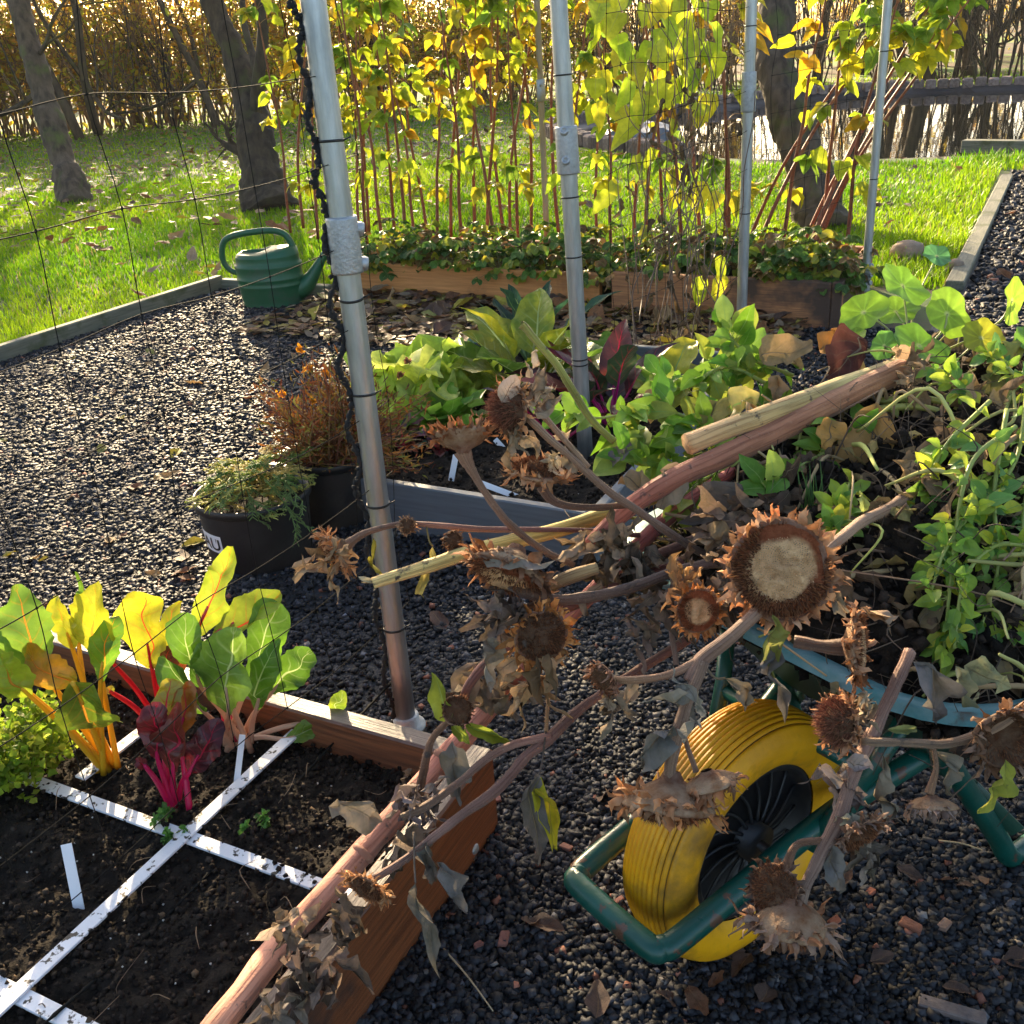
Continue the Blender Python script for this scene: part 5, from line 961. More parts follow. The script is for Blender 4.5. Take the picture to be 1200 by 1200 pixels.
rosette('lettuce', G(522, 508, .1), 'smooth mid green lettuce in front of the frilly pale one', 24, .19, .10, RG, m_green, 'lettuce', tilt=(.3, 1.3), ruf=.06)
rosette('beetroot_plant', G(470, 525, .1), 'dark red leaved beetroot nearest the nearest post', 12, .13, .05, PUR+[(.45, .06, .02)], m_chd, 'beetroot', (.5, .02, .06), shape='ovate', ruf=.06); rosette('beetroot_plant', G(515, 530, .1), 'low dark red beetroot below the smooth green lettuce', 9, .1, .045, PUR, m_chd, 'beetroot', (.5, .02, .06), shape='ovate')
rosette('kale_plant', G(622, 430, .1), 'black green palm kale with narrow upright leaves', 9, .27, .05, BK, m_green, 'kale', (.15, .25, .1), (.8, 1.4), 'strap', .12, .05, bend=.5, sl=.6)
rosette('chard_plant', G(625, 470, .1), 'yellow green chard clump under the palm kale', 14, .3, .17, MG, m_chg, 'chard', (.45, .42, .15), (.5, 1.3), 'ovate', .06, .06, sl=.5); rosette('chard_plant', G(715, 500, .1), 'purple stalked dark chard right of the set screw post', 13, .25, .10, PUR+[(.4, .2, .02)], m_chd, 'chard', (.5, .02, .2), (.5, 1.35), 'ovate', .06, .06, sl=.6); rosette('chard_plant', G(655, 520, .1), 'dark red chard behind the highest dried flower', 9, .18, .08, PUR, m_chd, 'chard', (.45, .01, .1), (.6, 1.3), 'ovate', .06, .06, sl=.7)
rosette('cabbage_plant', G(780, 470, .1), 'yellowing cabbage leaves beside the dead bean vine', 9, .18, .14, MG, m_green, 'cabbage', (.4, .42, .15), (.3, 1.2), 'broad', .05, .06, sl=.5); rosette('cabbage_plant', G(575, 412, .1), 'small blue green cabbage near the far corner of the grey bed', 9, .13, .1, [(.08, .2, .12), (.1, .24, .14)], m_green, 'cabbage', None, (.2, 1.2))
rosette('cabbage_plant', G(690, 440, .1), 'mid green cabbage behind the set screw post', 9, .15, .12, RG+MG, m_green, 'cabbage', (.3, .36, .15), (.3, 1.2), sl=.4)
# ------------------------------------------------------------------ marigolds and conifer clippings in the pots
c = cp2+np.array([0, 0, .2]); root = thing('dried_marigold', c, 'dried feathery marigolds with a few orange flowers in the smaller black pot', 'marigold'); st = MB(); mb = MB(); tips = []
for i in range(190):
    tp = hd(c, rng.uniform(325, 500), 0, 0); px = np.clip(rng.normal(395, 55), 305, 505); py = rng.uniform(405, 550) if 340 < px < 440 else rng.uniform(450, 550); off = rng.uniform(-.12, .2); q = hd(c, px, py, off); b0 = c+rng.normal(0, .04, 3)*[1, 1, 0]; col = mixc((.22, .07, .045), (.36, .22, .09), rng.random())
    stem(st, [[*b0, .0028], [*((b0+q)/2+rng.normal(0, .02, 3)), .002], [*q, .001]], 4, 5, col); tips.append(q)
    for k in range(22):
        t = rng.uniform(.3, 1.05); p = b0+(q-b0)*t+rng.normal(0, .016, 3); cc = np.array([(.28, .10, .04), (.3, .2, .05), (.4, .16, .04), (.2, .2, .05), (.16, .06, .04)][rng.integers(5)])*rng.uniform(.6, 1.3); leaf(mb, p, nrm(q-b0)+rng.normal(0, .7, 3), rng.normal(0, 1, 3), rng.uniform(.018, .04), .006, 'lance', 3, 2, rng.normal(0, .6), .3, 0, 0, .1, 0, cc)
st.build('stem', m_cane, root); mb.build('foliage', m_bract, root)
for (px, py) in ((362, 432), (381, 437), (366, 470), (330, 462), (352, 410), (478, 424), (468, 440), (395, 500), (410, 470)):
    mb = MB(); q = hd(c, px, py, .05)
    for k in range(26): leaf(mb, q+rng.normal(0, .003, 3), rng.normal(0, 1, 3)+[0, 0, .5], rng.normal(0, 1, 3), .013, .009, 'broad', 3, 2, .4, .3, col=np.array((.62, .27, .02) if px < 420 else (.25, .12, .06))*rng.uniform(.7, 1.2))
    mb.build('flower', m_leafy, root)
c = cp1+np.array([0, 0, .215]); root = thing('conifer_clippings', c, 'pale green conifer clippings filling the black pot', 'plant clippings'); mb = MB()
def sprig(mb, p, d, L, col, lev=2, r=.0022):
    d = nrm(d); n = 6; pts = [p+d*L*t+np.array([0, 0, -.25*L*t*t]) for t in np.linspace(0, 1, n)]; tube(mb, pts, np.linspace(r*1.15, r*.7, n), 5, np.clip(np.array(col)*rng.uniform(.75, 1.25), 0, 1))
    if lev:
        for i in range(1, n):
            for s in (-1, 1):
                if rng.random() < .8: sd = nrm(np.cross(d, [0, 0, 1.])+rng.normal(0, .3, 3)); sprig(mb, pts[i], d*.8+sd*s*.8, L*rng.uniform(.25, .45), col, lev-1, r*.85)
for i in range(55):
    p = c+np.array([*(rng.normal(0, .06, 2)), rng.uniform(-.02, .05)]); a = rng.random()*6.28; sprig(mb, p, (math.cos(a), math.sin(a), rng.uniform(.1, .8)), rng.uniform(.06, .12), [(.58, .56, .18), (.45, .5, .16), (.62, .52, .18), (.2, .32, .09)][rng.integers(4)])
for (px, py, tx, ty) in ((285, 565, 298, 592), (310, 562, 338, 590), (320, 556, 345, 572), (270, 560, 258, 575)):
    p = hd(c, px, py, .1); q = hd(c, tx, ty, .16); sprig(mb, p, q-p, np.linalg.norm(q-p)*1.3, (.25, .36, .13))
mb.build('sprays', m_leafy, root)
# ------------------------------------------------------------------ raspberry canes, strawberries, dead bean vine
RY = [(.6, .62, .03), (.5, .58, .03), (.4, .54, .03), (.64, .58, .03), (.26, .42, .04), (.56, .5, .03), (.6, .36, .02)]
def cane_proto(h, lean, nl, side=True, lo=.35):
    root = thing('raspberry_cane', (0, 0, 0), '', 'raspberry cane', None, False); st = MB(); mb = MB(); pts = [[0, 0, -.03, .0115]]; p = np.zeros(3); d = nrm([lean[0], lean[1], 1])
    for k in range(7): d = nrm(d+rng.normal(0, .06, 3)); p = p+d*h/7; pts.append([*p, .0115*(1-(k+1)/9)])
    stem(st, pts, 4, 7, (.27, .075, .04), (.36, .14, .06)); s = spline(pts, 6)[:, :3]
    for k in range(nl):
        t = rng.uniform(lo, 1)**.8; q = s[int(t*(len(s)-1))]; a = rng.random()*6.28; o = np.array([math.cos(a), math.sin(a), rng.uniform(-.1, .5)]); L0 = rng.uniform(.05, .13); e = q+o*L0; stem(st, [[*q, .0016], [*((q+e)/2+[0, 0, .015]), .0014], [*e, .0012]], 3, 4, (.36, .2, .07))
        cc = np.array(RY[rng.integers(len(RY))])*rng.uniform(.75, 1.2)
        for w in ((0,), (0, 1, -1), (0, 1, -1), (0, 1, -1, 1.6, -1.6))[rng.integers(4)]:
            dd = rotz(w*.95)@np.array([math.cos(a), math.sin(a), -.55+rng.normal(0, .35)]); leaf(mb, e, dd, [0, 0, 1]+rng.normal(0, .4, 3), rng.uniform(.09, .15)*(1 if w == 0 else .8), rng.uniform(.052, .085), 'heart', 7, 4, rng.uniform(0, 1.1), .3, .04, rng.normal(0, .3), .06, .05, np.clip(cc, 0, 1), .25)
    st.build('stem', m_cane, root)
    if nl: mb.build('foliage', m_rleaf, root)
    return root
CP = [cane_proto(1.75, (.03, 0), 21, lo=.15), cane_proto(1.9, (-.1, .05), 22, lo=.15), cane_proto(1.6, (.12, -.05), 13, lo=.2), cane_proto(2.0, (.05, .08), 20, lo=.4), cane_proto(1.5, (-.05, 0), 13, lo=.12), cane_proto(1.8, (.38, .05), 8, lo=.55)]; cu = set()
CL = ['raspberry cane with yellow green leaves in the larch bed', 'tall raspberry cane with dense yellow leaves in the larch bed', 'raspberry cane leaning over with sparse yellow leaves', 'tall raspberry cane leafy only towards its tip', 'nearly leafless red brown raspberry cane', 'bare red brown raspberry cane slanting strongly to the right']
def cane(k, px, py, rz=None, z=.16):
    b = G(px, py, z); o = CP[k] if k not in cu else copy_tree(CP[k]); cu.add(k); o.location = b; o.rotation_euler = (0, 0, rng.random()*6.28 if rz is None else rz); s = rng.uniform(.9, 1.1); o.scale = (s, s, s); o['label'] = CL[k]; o['group'] = CL[k].replace('raspberry cane', 'raspberry canes')
for i, (px, py) in enumerate(((355, 262), (340, 268), (372, 275), (395, 268), (420, 278), (432, 266), (448, 282), (462, 270), (486, 280), (500, 268), (512, 284), (528, 272), (541, 282), (556, 270), (570, 278), (580, 286), (598, 274), (607, 282), (622, 272), (655, 276), (668, 286), (700, 280), (716, 290), (742, 282), (756, 288), (778, 280), (800, 292), (822, 285), (430, 285), (475, 288), (590, 270), (850, 296))): cane((0, 1, 4, 3, 1, 2, 0, 4)[i % 8] if px < 560 or px > 640 else (0, 4, 3, 4)[i % 4], px, py)
for px, py, k, rz in ((855, 300, 4, 0), (870, 296, 5, -.6), (880, 302, 5, -.3), (915, 300, 4, 2), (935, 296, 5, -.45), (945, 303, 5, -.2), (952, 296, 5, -.8), (960, 300, 2, -.4), (940, 306, 5, .1), (990, 306, 0, 1)): cane(k, px, py, rz)
b = D(335, 205, 8.0)
def berryplant():
    root = thing('strawberry_plant', (0, 0, 0), '', 'strawberry plant', None, False); mb = MB(); st = MB()
    for k in range(34):
        a = rng.random()*6.28; t = rng.uniform(.03, .17); e = np.array([math.cos(a)*t, math.sin(a)*t, rng.uniform(.02, .15)]); stem(st, [[0, 0, 0, .0015], [*(e*.5+[0, 0, .02]), .0013], [*e, .001]], 3, 4, (.2, .2, .06)); cc = np.array([(.10, .2, .03), (.14, .26, .03), (.3, .36, .04), (.08, .16, .03), (.22, .12, .04), (.4, .36, .03)][rng.integers(6)])*rng.uniform(.7, 1.2)
        for w in (0, 1, -1): leaf(mb, e, rotz(w*1.1)@np.array([math.cos(a), math.sin(a), -.25]), [0, 0, 1]+rng.normal(0, .3, 3), .05, .042, 'broad', 5, 4, .6, .3, .06, 0, .08, .05, np.clip(cc, 0, 1), .2)
    st.build('stem', m_cane, root); mb.build('foliage', m_green, root); return root
BP = [berryplant() for k in range(3)]; n_ = 0
for i in range(30):
    a = -3.5+i*.093; b_ = rng.uniform(4.84, 4.98) if i % 3 else rng.uniform(5.05, 5.4)
    o = BP[n_] if n_ < 3 else copy_tree(BP[n_ % 3]); n_ += 1; o.location = AB(a+rng.normal(0, .03), b_, .15+(.03 if a > -1.9 else 0)); o.rotation_euler = (rng.normal(0, .15), rng.normal(0, .15), rng.random()*6.28); s = rng.uniform(.9, 1.35); o.scale = (s, s, s); o['label'] = 'leafy strawberry plant spilling along the larch bed edge'; o['group'] = 'strawberry plants edging the larch beds'
root = thing('bean_vine', AB(-1.2, 4.0, .1), 'dead bean vine of tangled brown stems with big yellow leaves on the net', 'bean vine'); st = MB(); mb = MB()
for k in range(28):
    px = rng.uniform(735, 845); py = rng.uniform(330, 480); d0 = rng.uniform(3.95, 4.35); pts = []; x, y = px, py
    for i in range(9): pts.append([*D(x, y, d0+rng.normal(0, .05)), .0028*(1-.06*i)]); x += rng.normal(0, 13)+(790-x)*.06; y -= rng.uniform(25, 75)
    stem(st, pts, 5, 5, mixc((.26, .17, .09), (.12, .07, .045), rng.random()))
for k in range(64):
    px, py = rng.normal(790, 32), rng.uniform(60, 470); mbc = mixc((.22, .14, .07), (.1, .065, .04), rng.random()); leaf(mb, D(px, py, rng.uniform(3.9, 4.4)), cv(rng.normal(0, .6), 1, rng.normal(0, .4)), rng.normal(0, 1, 3), rng.uniform(.04, .1), .035, 'heart', 7, 4, rng.normal(0, .8), .9, .1, rng.normal(0, 1), .2, 0, mbc, .3)
st.build('stem', m_cane, root); mb.build('dead_foliage', m_dry, root); mb = MB()
for k in range(68):
    px, py = (rng.uniform(695, 845), rng.uniform(-10, 130)) if k < 60 else (rng.uniform(715, 850), rng.uniform(130, 330)); cc = np.array(RY[rng.integers(4)])*rng.uniform(.8, 1.15); leaf(mb, D(px, py, rng.uniform(4.1, 4.7)), cv(rng.normal(0, .4), 1, rng.normal(0, .4)), cv(rng.normal(0, .5), -.2, 1), rng.uniform(.09, .16), rng.uniform(.07, .11), 'heart', 8, 5, rng.uniform(0, .8), .35, .03, rng.normal(0, .3), .05, 0, np.clip(cc, 0, 1), .25)
mb.build('foliage', m_rleaf, root)
# ------------------------------------------------------------------ green stuff heaped on the barrow
b = G(1080, 420, .7); root = thing('nasturtium', D(1080, 430, 1.75), 'nasturtium with round bright green leaves on top of the heap', 'nasturtium'); st = MB()
c0 = D(1062, 440, 1.78)
for (px, py, r, d, nx, ny, cc) in ((1058, 335, 30, 1.82, .3, -.4, (.22, .42, .04)), (1110, 368, 29, 1.75, .1, -.3, (.27, .45, .04)), (1077, 405, 32, 1.72, .1, -.6, (.2, .4, .04)), (1012, 366, 27, 1.78, -.4, -.4, (.27, .46, .04)), (1036, 405, 16, 1.72, -.3, 0, (.14, .32, .06)), (1150, 396, 26, 1.72, .3, -.5, (.42, .42, .03)), (1186, 352, 26, 1.75, .9, 0, (.3, .46, .05)), (1050, 365, 24, 1.86, 0, -.6, (.24, .42, .05)), (1098, 300, 17, 1.9, 0, -1, (.13, .34, .12)), (1215, 400, 26, 1.7, 0, -.5, (.2, .4, .05)), (1000, 395, 14, 1.76, -.5, -.6, (.3, .45, .05))):
    c = D(px, py, d); R_ = r/F*d; n_v = cv(nx, ny, 1); F_ = frame(n_v, cv(0, -1, 0)); mb = MB(); nr, na = 6, 36; V = [c]; U = [(0, 0)]; f = []
    for i in range(1, nr+1):
        for j in range(na):
            a = j/na*2*PI; rr = R_*i/nr*(1+(.05*math.cos(a*8+nx*9)+.09*math.sin(a*2+px)+.05*math.sin(a*3+py))*(i/nr)**2); z = .16*R_*math.cos(a+px)*(i/nr)+.14*R_*(i/nr)**2+.09*R_*math.sin(a*4+ny*7)*(i/nr)**2-.04*R_*abs(math.cos(a*4.5))*(i/nr); V.append(c+F_[:, 1]*rr*math.cos(a)+F_[:, 2]*rr*math.sin(a)+F_[:, 0]*z)
            U.append((i/nr, j))
    for j in range(na): f.append((0, 1+j, 1+(j+1) % na))
    for i in range(nr-1):
        for j in range(na): f.append((1+i*na+j, 1+(i+1)*na+j, 1+(i+1)*na+(j+1) % na, 1+i*na+(j+1) % na))
    col = np.array([np.array(cc)*(1.38 if (u[0] > 0 and u[1] % 4 == 0 and u[0] < .85) else 1.0) for u in U]); col[0] = (.6, .66, .3); mb.add(np.array(V), f, np.clip(col, 0, 1)); mb.build('leaf', m_nast, root)
    stem(st, [[*c, .0016], [*((c*.55+c0*.45)+rng.normal(0, .015, 3)), .0018], [*(c0+rng.normal(0, .02, 3)), .002]], 5, 6, (.4, .42, .16))
st.build('stem', m_stalk, root)
def trailing(name, label, paths, pal, mat, L, cat, nper=5, scol=(.36, .42, .1), r=.0036, shape='ovate', wr=.62, group=None):
    p0 = paths[0][0]; root = thing(name, D(*p0[:3]), label, cat, group); st = MB(); mb = MB()
    for pts in paths:
        P = np.array([[*D(*q[:3]), r] for q in pts]); P[:, 3] = np.linspace(r, r*.5, len(P)); s = spline(P, 8); stem(st, P, 8, 7, scol); n = len(s)
        for i in range(2, n, 1):
            for k in range(nper if i > n*.3 else max(1, nper//2)):
                if rng.random() < .55: continue
                t = nrm(s[min(i+1, n-1), :3]-s[i-1, :3]); d = nrm(t*rng.uniform(.1, .9)+rng.normal(0, .7, 3)); cc = np.array(pal[rng.integers(len(pal))])*rng.uniform(.75, 1.25); l = L*rng.uniform(.45, 1.25); pb = s[i, :3]+d*l*.25; stem(st, [[*s[i, :3], .001], [*((s[i, :3]+pb)/2), .001], [*pb, .0008]], 2, 4, scol)
                leaf(mb, pb, d, cv(rng.normal(0, .5), -.5, 1)+rng.normal(0, .25, 3), l, l*wr, shape, 6, 4, rng.uniform(.1, .9), .35, .02, rng.normal(0, .2), .05, 0, np.clip(cc, 0, 1), .2)
    st.build('stem', m_stalk, root); mb.build('foliage', mat, root); return root
SPN = [(.26, .42, .06), (.2, .38, .05), (.36, .5, .05), (.58, .58, .05), (.45, .55, .06), (.14, .3, .07)]
trailing('spinach_vine', 'trailing green spinach vine hanging down the right side of the heap', [
 [(1190, 500, 1.4), (1140, 540, 1.36), (1120, 620, 1.32), (1112, 700, 1.29), (1105, 772, 1.27)], [(1200, 560, 1.38), (1150, 590, 1.34), (1110, 640, 1.31), (1092, 690, 1.29)], [(1180, 480, 1.42), (1165, 580, 1.36), (1170, 660, 1.32), (1150, 735, 1.29)], [(1150, 470, 1.52), (1120, 450, 1.55), (1100, 430, 1.58)], [(1215, 470, 1.5), (1180, 430, 1.56), (1160, 415, 1.6)], [(1210, 640, 1.34), (1165, 640, 1.31), (1130, 680, 1.28), (1118, 760, 1.26)], [(1215, 520, 1.42), (1200, 600, 1.36), (1195, 690, 1.32), (1180, 740, 1.29)], [(1160, 470, 1.45), (1110, 520, 1.42), (1090, 560, 1.4), (1080, 590, 1.38)], [(1205, 450, 1.45), (1190, 540, 1.4), (1140, 600, 1.35), (1100, 635, 1.33)]], SPN, m_green, .028, 'spinach', 6)
trailing('spinach_vine', 'short leafy spinach shoot in the dark hollow above the open flower face', [[(1000, 560, 1.5), (985, 590, 1.45), (978, 605, 1.43)], [(1010, 600, 1.44), (988, 610, 1.42), (975, 622, 1.4)]], SPN, m_green, .03, 'spinach', 7)
trailing('green_vine', 'bright green trailing vine on the left shoulder of the heap', [
 [(905, 480, 1.75), (840, 500, 1.72), (775, 480, 1.7), (700, 490, 1.7), (668, 478, 1.72)], [(900, 450, 1.8), (850, 430, 1.8), (800, 455, 1.78), (770, 440, 1.8)], [(890, 520, 1.7), (830, 530, 1.68), (770, 545, 1.66), (720, 530, 1.66)], [(930, 440, 1.82), (880, 420, 1.82), (860, 400, 1.82), (850, 385, 1.83)], [(880, 540, 1.66), (830, 560, 1.63), (790, 590, 1.6)], [(940, 430, 1.84), (900, 415, 1.86), (870, 440, 1.84), (820, 425, 1.85)], [(1040, 500, 1.62), (990, 520, 1.58), (940, 545, 1.55), (900, 575, 1.5)], [(960, 470, 1.76), (880, 475, 1.74), (800, 510, 1.7), (745, 510, 1.7)]], RG+[(.4, .45, .06), (.3, .42, .08)], m_green, .052, 'vine', 4)
trailing('green_vine', 'yellow green stems lying across the top right of the heap', [[(1030, 470, 1.66), (1090, 468, 1.62), (1150, 490, 1.58), (1215, 530, 1.52)], [(1020, 480, 1.64), (1085, 478, 1.6), (1150, 505, 1.55), (1210, 545, 1.5)], [(1215, 420, 1.6), (1185, 460, 1.58), (1170, 510, 1.5)]], [(.4, .42, .08), (.3, .4, .08)], m_green, .03, 'vine', 1, (.5, .5, .12), .0065)
trailing('grass_tuft', 'tuft of grass blades pulled up with its roots inside the heap', [[(960, 600, 1.5), (955, 590, 1.5)]], [(.1, .2, .05)], m_green, .01, 'grass tuft', 1)
gt = [o for o in S.objects if o.name.startswith('grass_tuft')][0]; mb = MB()
for k in range(16): b0 = D(950+rng.normal(0, 6), 605, 1.5); leaf(mb, b0, cv(rng.normal(-.15, .35), -1, rng.normal(.1, .3)), cv(0, .2, 1), rng.uniform(.05, .1), .004, 'point', 6, 2, rng.uniform(.1, .8), .3, col=(.1, .22, .05))
mb.build('blades', m_green, gt)
# dead leaves lying on the heap: each one a thing
def heapleaf(px, py, d, tip, L, Wd, col, label, mat=None, bend=.6, crump=.18, seed=0):
    random.seed(seed); b = D(px, py, d); mb = MB(); leaf(mb, b, nrm(D(tip[0], tip[1], d-.03)-b), cv(random.uniform(-.4, .4), -.4, 1), L, Wd, 'ovate', 14, 8, bend, .5, .08, random.uniform(-.5, .5), crump, .04, col, .4); return tag(mb.build('dead_leaf', mat or m_dry, None, origin=b), label, 'dead leaf', 'dead leaves on the heap')
TN = (.45, .25, .09)
heapleaf(1028, 472, 1.56, (995, 588), .16, .07, TN, 'long tan crumpled leaf hanging below the pink brown cut stalk', seed=1); heapleaf(975, 492, 1.56, (972, 528), .05, .05, (.5, .27, .08), 'small orange tan leaf left of the long tan one', seed=2); heapleaf(858, 478, 1.6, (875, 465), .05, .055, (.5, .42, .13), 'cream yellow leaf curled against the upper cut stalk', m_green, seed=3); heapleaf(1010, 395, 1.74, (970, 440), .10, .08, (.12, .045, .035), 'dark maroon leaf lying under the nasturtium', seed=4)
heapleaf(890, 420, 1.78, (940, 400), .09, .06, (.42, .27, .13), 'brown papery leaf curled at the crest of the heap', seed=5); heapleaf(905, 440, 1.74, (914, 468), .06, .03, (.45, .26, .12), 'narrow tan leaf hanging over the green vine', seed=6); heapleaf(770, 455, 1.74, (762, 500), .07, .035, (.5, .3, .14), 'folded tan leaf hanging left of the upper cut stalk', seed=7); heapleaf(745, 525, 1.66, (705, 545), .06, .035, (.18, .16, .15), 'grey shrivelled leaf by the foot of the set screw post', seed=8); heapleaf(800, 545, 1.55, (770, 590), .09, .05, (.42, .3, .18), 'ragged tan leaf at the end of the pink brown stalk', seed=9); heapleaf(880, 590, 1.5, (800, 600), .11, .06, (.14, .11, .09), 'blackened leaf beneath the pink brown stalk', seed=10); heapleaf(960, 410, 1.8, (985, 395), .06, .05, (.42, .2, .06), 'rusty leaf beside the maroon one on the crest', seed=11); heapleaf(1065, 455, 1.62, (1090, 490), .06, .04, (.4, .26, .15), 'crumpled brown leaf below the cut end of the thick stalk', seed=12); heapleaf(1130, 510, 1.5, (1150, 545), .06, .04, (.38, .24, .13), 'light brown leaf among the spinach stems', seed=13); heapleaf(1130, 780, 1.2, (1180, 800), .06, .03, (.36, .36, .2), 'pale curled leaf drooping over the tub rim', m_dryy, seed=14)
# ------------------------------------------------------------------ fallen leaves, sticks and stones
FC = [(.30, .12, .045), (.2, .09, .05), (.36, .22, .10), (.16, .085, .06), (.42, .34, .05), (.34, .24, .16), (.12, .07, .055), (.3, .28, .07)]; FN = ['rusty orange', 'russet brown', 'tan', 'dark brown', 'yellow', 'pale brown', 'blackish brown', 'olive yellow']; FP = []
for k in range(8):
    mb = MB(); random.seed(40+k); leaf(mb, (-.5, 0, 0), (1, 0, 0), (0, 0, 1), 1., random.uniform(.42, .62), 'ovate', 9, 6, random.uniform(-.6, .7), random.uniform(.1, .5), .05, random.uniform(-.4, .4), .09, .03, FC[k], .35); o = mb.build('fallen_leaf', m_fall); o.location = (0, 0, -5); FP.append([o, False])
def fallen(p, size, k, label, group):
    o, u = FP[k]
    if u: o = o.copy(); COL.objects.link(o)
    FP[k][1] = True; o.location = [float(x) for x in p]; o.rotation_euler = (rng.normal(0, .28), rng.normal(0, .28), rng.random()*6.28); o.scale = (size,)*3; tag(o, label.replace('#', FN[k]), 'fallen leaf', group); return o
for i in range(74):
    px, py = rng.uniform(-10, 380), 118+235*rng.random()**1.3; p = G(px, py, .07); a, b, _ = toab(p)
    if a > -4.5 and b < 4.8 or a > -3.6 and b < 5.7: continue
    fallen(p, rng.uniform(.1, .19), (0, 1, 2, 5, 5, 3, 4)[i % 7], '# fallen leaf on the left lawn', 'fallen leaves on the left lawn')
for i in range(40): p = G(rng.uniform(380, 1130), rng.uniform(130, 290), .045); a, b, _ = toab(p); (b > 5.75 and not in_pond(p[0], p[1], .08)) and fallen(p, rng.uniform(.08, .14), (1, 2, 3, 5, 0)[i % 5], '# fallen leaf on the grass beyond the cane beds', 'fallen leaves on the grass behind')
for i in range(120):
    a, b = (rng.uniform(-3.5, -1.0), 4.78-.75*rng.random()**1.6); 
    if a > -2.36 and b < 3.8: continue
    fallen(AB(a, b, .03+.035*rng.random()), rng.uniform(.1, .17), rng.integers(0, 8), '# fallen leaf in the litter before the larch beds', 'leaf litter before the larch beds')
for i in range(40): p = G(rng.uniform(0, 380), rng.uniform(380, 690), .02); a, b, _ = toab(p); (a > -4.3 and not (a > -2.4 and b > 2.2) and not (a < -.7 and b < 1.3)) and fallen(p, rng.uniform(.04, .09), (5, 2, 7, 4, 1)[i % 5], '# fallen leaf on the sunlit gravel', 'fallen leaves on the left gravel')
for i in range(42): p = G(rng.uniform(480, 1200), rng.uniform(880, 1195), .018); a, b, _ = toab(p); (a > -.66) and fallen(p, rng.uniform(.03, .065), (6, 3, 6, 1, 6)[i % 5], '# fallen leaf on the gravel round the barrow', 'fallen leaves round the barrow')
for i in range(14): p = G(rng.uniform(1000, 1200), rng.uniform(230, 330), .03); fallen(p, rng.uniform(.06, .12), (1, 5, 3)[i % 3], '# fallen leaf by the right hand timber edging', 'fallen leaves by the right edging')
for px, py, s, k, lab in ((516, 728, .085, 3, 'big dark brown leaf flat on the gravel by the nearest post'), (212, 650, .10, 5, 'big pale curled leaf on the gravel below the black pot'), (455, 712, .085, 2, 'tan leaf on the gravel just right of the pot foot'), (700, 1170, .06, 6, 'long blackish leaf at the bottom beside the front bar'), (640, 1085, .06, 6, 'blackish leaf beneath the front bar'), (830, 305, .14, 5, 'pale leaf lodged at the plank bed corner'), (235, 435, .07, 5, 'pale leaf on the gravel nearer the left edging'), (530, 1000, .05, 6, 'dark leaf against the foot of the bed side')): fallen(G(px, py, .02), s, k, lab, None)
mb = MB(); box(mb, (-.045, -.011, 0), (.045, .011, .012), .002); o = mb.build('wood_scrap', m_wtop, None, False); o.location = G(1115, 1188, .008); o.rotation_euler = (0, 0, -.45); tag(o, 'small flat wood scrap on gravel in the bottom right corner', 'wood scrap')
for (x0, y0, x1, y1, lab) in ((520, 1112, 578, 1185, 'straw stalk lying on gravel left of the front bar'), (1100, 985, 1160, 1000, 'short straw near the barrow leg'), (430, 895, 300, 1180, None)):
    if lab is None: continue
    mb = MB(); p, q = G(x0, y0, .014), G(x1, y1, .014); stem(mb, [[*p, .0016], [*((p+q)/2+[0, 0, .006]), .0014], [*q, .001]], 4, 5, (.45, .34, .2)); tag(mb.build('straw', m_root, None, origin=p), lab, 'straw')
for px, py, s, c_, lab in ((1067, 1085, .024, (.3, .12, .07), 'flat red brown pebble right of the lowest dead flower'), (1107, 1084, .018, (.32, .2, .14), 'pale brick fragment beside the flat red pebble'), (582, 935, .017, (.3, .14, .12), 'pink brick chip by the bed corner'), (590, 1100, .02, (.28, .12, .09), 'square red brick chip below the hanging yellow leaf'), (725, 1055, .014, (.3, .13, .1), 'red brick chip inside the front bar'), (664, 993, .016, (.3, .14, .1), 'red brick chip left of the front bar corner'), (978, 1080, .016, (.38, .12, .06), 'orange brick chip touching the lowest dead flower'), (1020, 1045, .012, (.4, .13, .07), 'small orange brick chip right of the dead flower pair'), (560, 1107, .012, (.25, .1, .08), 'small red chip beside the square red one')):
    v = cube*rng.uniform(.6, 1.05, (8, 3))*[1.2, .8, .45]*s/1.6; mb = MB(); mb.add(v, cf, c_); o = mb.build('brick_chip', m_brick, None, False); o.location = G(px, py, .016); o.rotation_euler = (0, 0, rng.random()*6); bv = o.modifiers.new('b', 'BEVEL'); bv.width = s*.12; bv.segments = 2; tag(o, lab, 'brick chip', 'brick chips on the gravel')
for px, py, s, lab in ((795, 195, .1, 'grey stone at the pond near edge'), (1063, 297, .17, 'rounded tan stone at the end of the brown plank bed'), (1120, 312, .09, 'small squarish stone by the right timber edging'), (1005, 312, .13, 'pale stone wedged behind the plank bed corner')):
    mb = MB(); lathe(mb, [(.001, -.35), (.4, -.3), (.52, 0), (.42, .3), (.2, .42), (.001, .45)], seg=14, wob=.35, o=(px, 0, 0), cap=False); V = mb.v[0]-np.array([px, 0, 0]); mb.v[0] = V*s; o = mb.build('stone', m_stone); o.location = G(px, py, .04); tag(o, lab, 'stone')
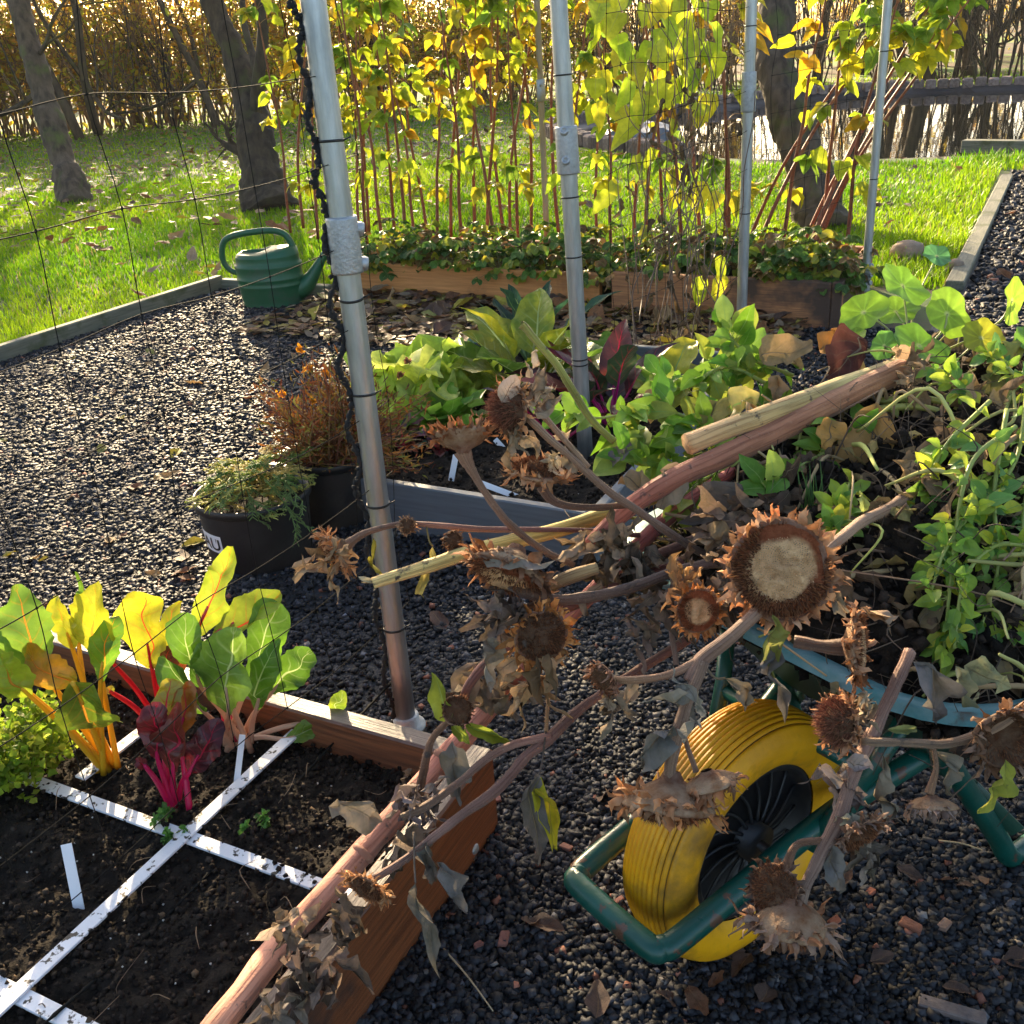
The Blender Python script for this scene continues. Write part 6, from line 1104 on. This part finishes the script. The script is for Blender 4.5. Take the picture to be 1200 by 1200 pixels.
mb = MB(); p = G(748, 152, 0); n = 18; A_, B_ = np.meshgrid(np.linspace(-1, 1, n), np.linspace(-.5, .5, n), indexing='ij'); P = np.stack([A_*.5, B_*.8, .12+.12*fbm(np.stack([A_, B_, A_*0], -1), 2, 3)+.1*(1-A_**2)], -1); edge = (np.abs(A_) > .93) | (np.abs(B_) > .46); P[edge, 2] = .02; mb.add(P.reshape(-1, 3), [(i*n+j, (i+1)*n+j, (i+1)*n+j+1, i*n+j+1) for i in range(n-1) for j in range(n-1)]); o = mb.build('plastic_sheet', m_tarp); o.location = D(748, 160, 12.5)*[1, 1, 0]; tag(o, 'crumpled grey plastic sheet lying beyond the dead bean vine', 'plastic sheet')

def litter(name, pts, size):
    n = len(pts); v, f = inst(lt-np.array([.5, 0, 0]), lf, pts, rrot(n, .3), rng.uniform(.6, 1.2, n)*size); c = np.array([(.26, .11, .045), (.17, .08, .045), (.3, .19, .09), (.12, .065, .045), (.36, .27, .05), (.26, .19, .13)])[rng.integers(0, 6, n)]*rng.uniform(.6, 1.2, (n, 1)); return tag(bigmesh(name, v, f, c.repeat(6, 0), m_fall, False, np.tile(lt[:, :2]*[1, 3.8], (n, 1))), kind='stuff')
a_ = rng.uniform(-3.6, -.9, 2600); b_ = 4.8-.95*rng.random(2600)**1.3; k_ = ~((a_ > -2.36) & (a_ < -.94) & (b_ < 3.8)); P_ = a_[k_, None]*CX+b_[k_, None]*GX; P_[:, 2] = .02+.03*rng.random(len(P_)); litter('leaf_litter', P_, .075)
d_ = 8*(24/8)**rng.random(2600)**.55; z_ = np.radians(rng.uniform(-30, 12, 2600)); P_ = np.stack([d_*np.sin(z_), d_*np.cos(z_), .04+.02*rng.random(2600)], 1); k_ = ~in_pond(P_[:, 0], P_[:, 1], .1) & (z_ < .12); litter('far_leaf_litter', P_[k_], .12)
heapx = [(985, 430, 1.78, 1010, 445, (.4, .3, .16)), (900, 405, 1.82, 935, 425, (.45, .33, .17)), (840, 470, 1.72, 835, 500, (.48, .36, .1)), (935, 530, 1.58, 950, 560, (.28, .18, .1)), (1110, 455, 1.6, 1150, 450, (.3, .2, .12)), (1150, 440, 1.6, 1190, 470, (.24, .22, .08)), (1170, 470, 1.55, 1140, 500, (.36, .25, .14)), (730, 560, 1.62, 770, 580, (.36, .26, .15)), (855, 600, 1.45, 880, 640, (.2, .14, .1)), (1090, 520, 1.5, 1075, 560, (.3, .2, .12)), (820, 620, 1.45, 850, 640, (.32, .22, .13)), (1195, 400, 1.7, 1170, 430, (.36, .34, .08))]
for i, (px, py, d, tx, ty, c) in enumerate(heapx): heapleaf(px, py, d, (tx, ty), .07, .05, c, ('crumpled leaf behind the cut end of the thick stalk', 'papery leaf on the far crest of the heap', 'mustard leaf inside the bright green vine', 'brown leaf in the dark hollow of the heap', 'brown leaf under the topmost nasturtium leaves', 'olive leaf near the right picture edge', 'tan leaf above the spinach vine', 'tan leaf under the crossing mauve stalks', 'dark leaf above the big open face', 'brown leaf left of the spinach vine', 'pale brown leaf left of the big open face', 'olive leaf under the rightmost nasturtium leaf')[i], seed=30+i, crump=.24)

# ------------------------------------------------------------------ thin golden haze
mb = MB(); box(mb, (-75, -6, -3), (75, 95, 9.5), .01); hz = mb.build('haze', None, None, False); hz.data.materials.clear(); tag(hz, kind='stuff')
N = NT('thin_haze'); v = N.n('VolumePrincipled'); v.inputs['Color'].default_value = (1, .93, .8, 1); v.inputs['Density'].default_value = HAZE; v.inputs['Anisotropy'].default_value = .35; N.l(v.outputs[0], N.n('OutputMaterial').inputs['Volume']); hz.data.materials.append(N.mat)
# ------------------------------------------------------------------ tidy
for o in S.objects:
    for k in ('_w',):
        if k in o: del o[k]
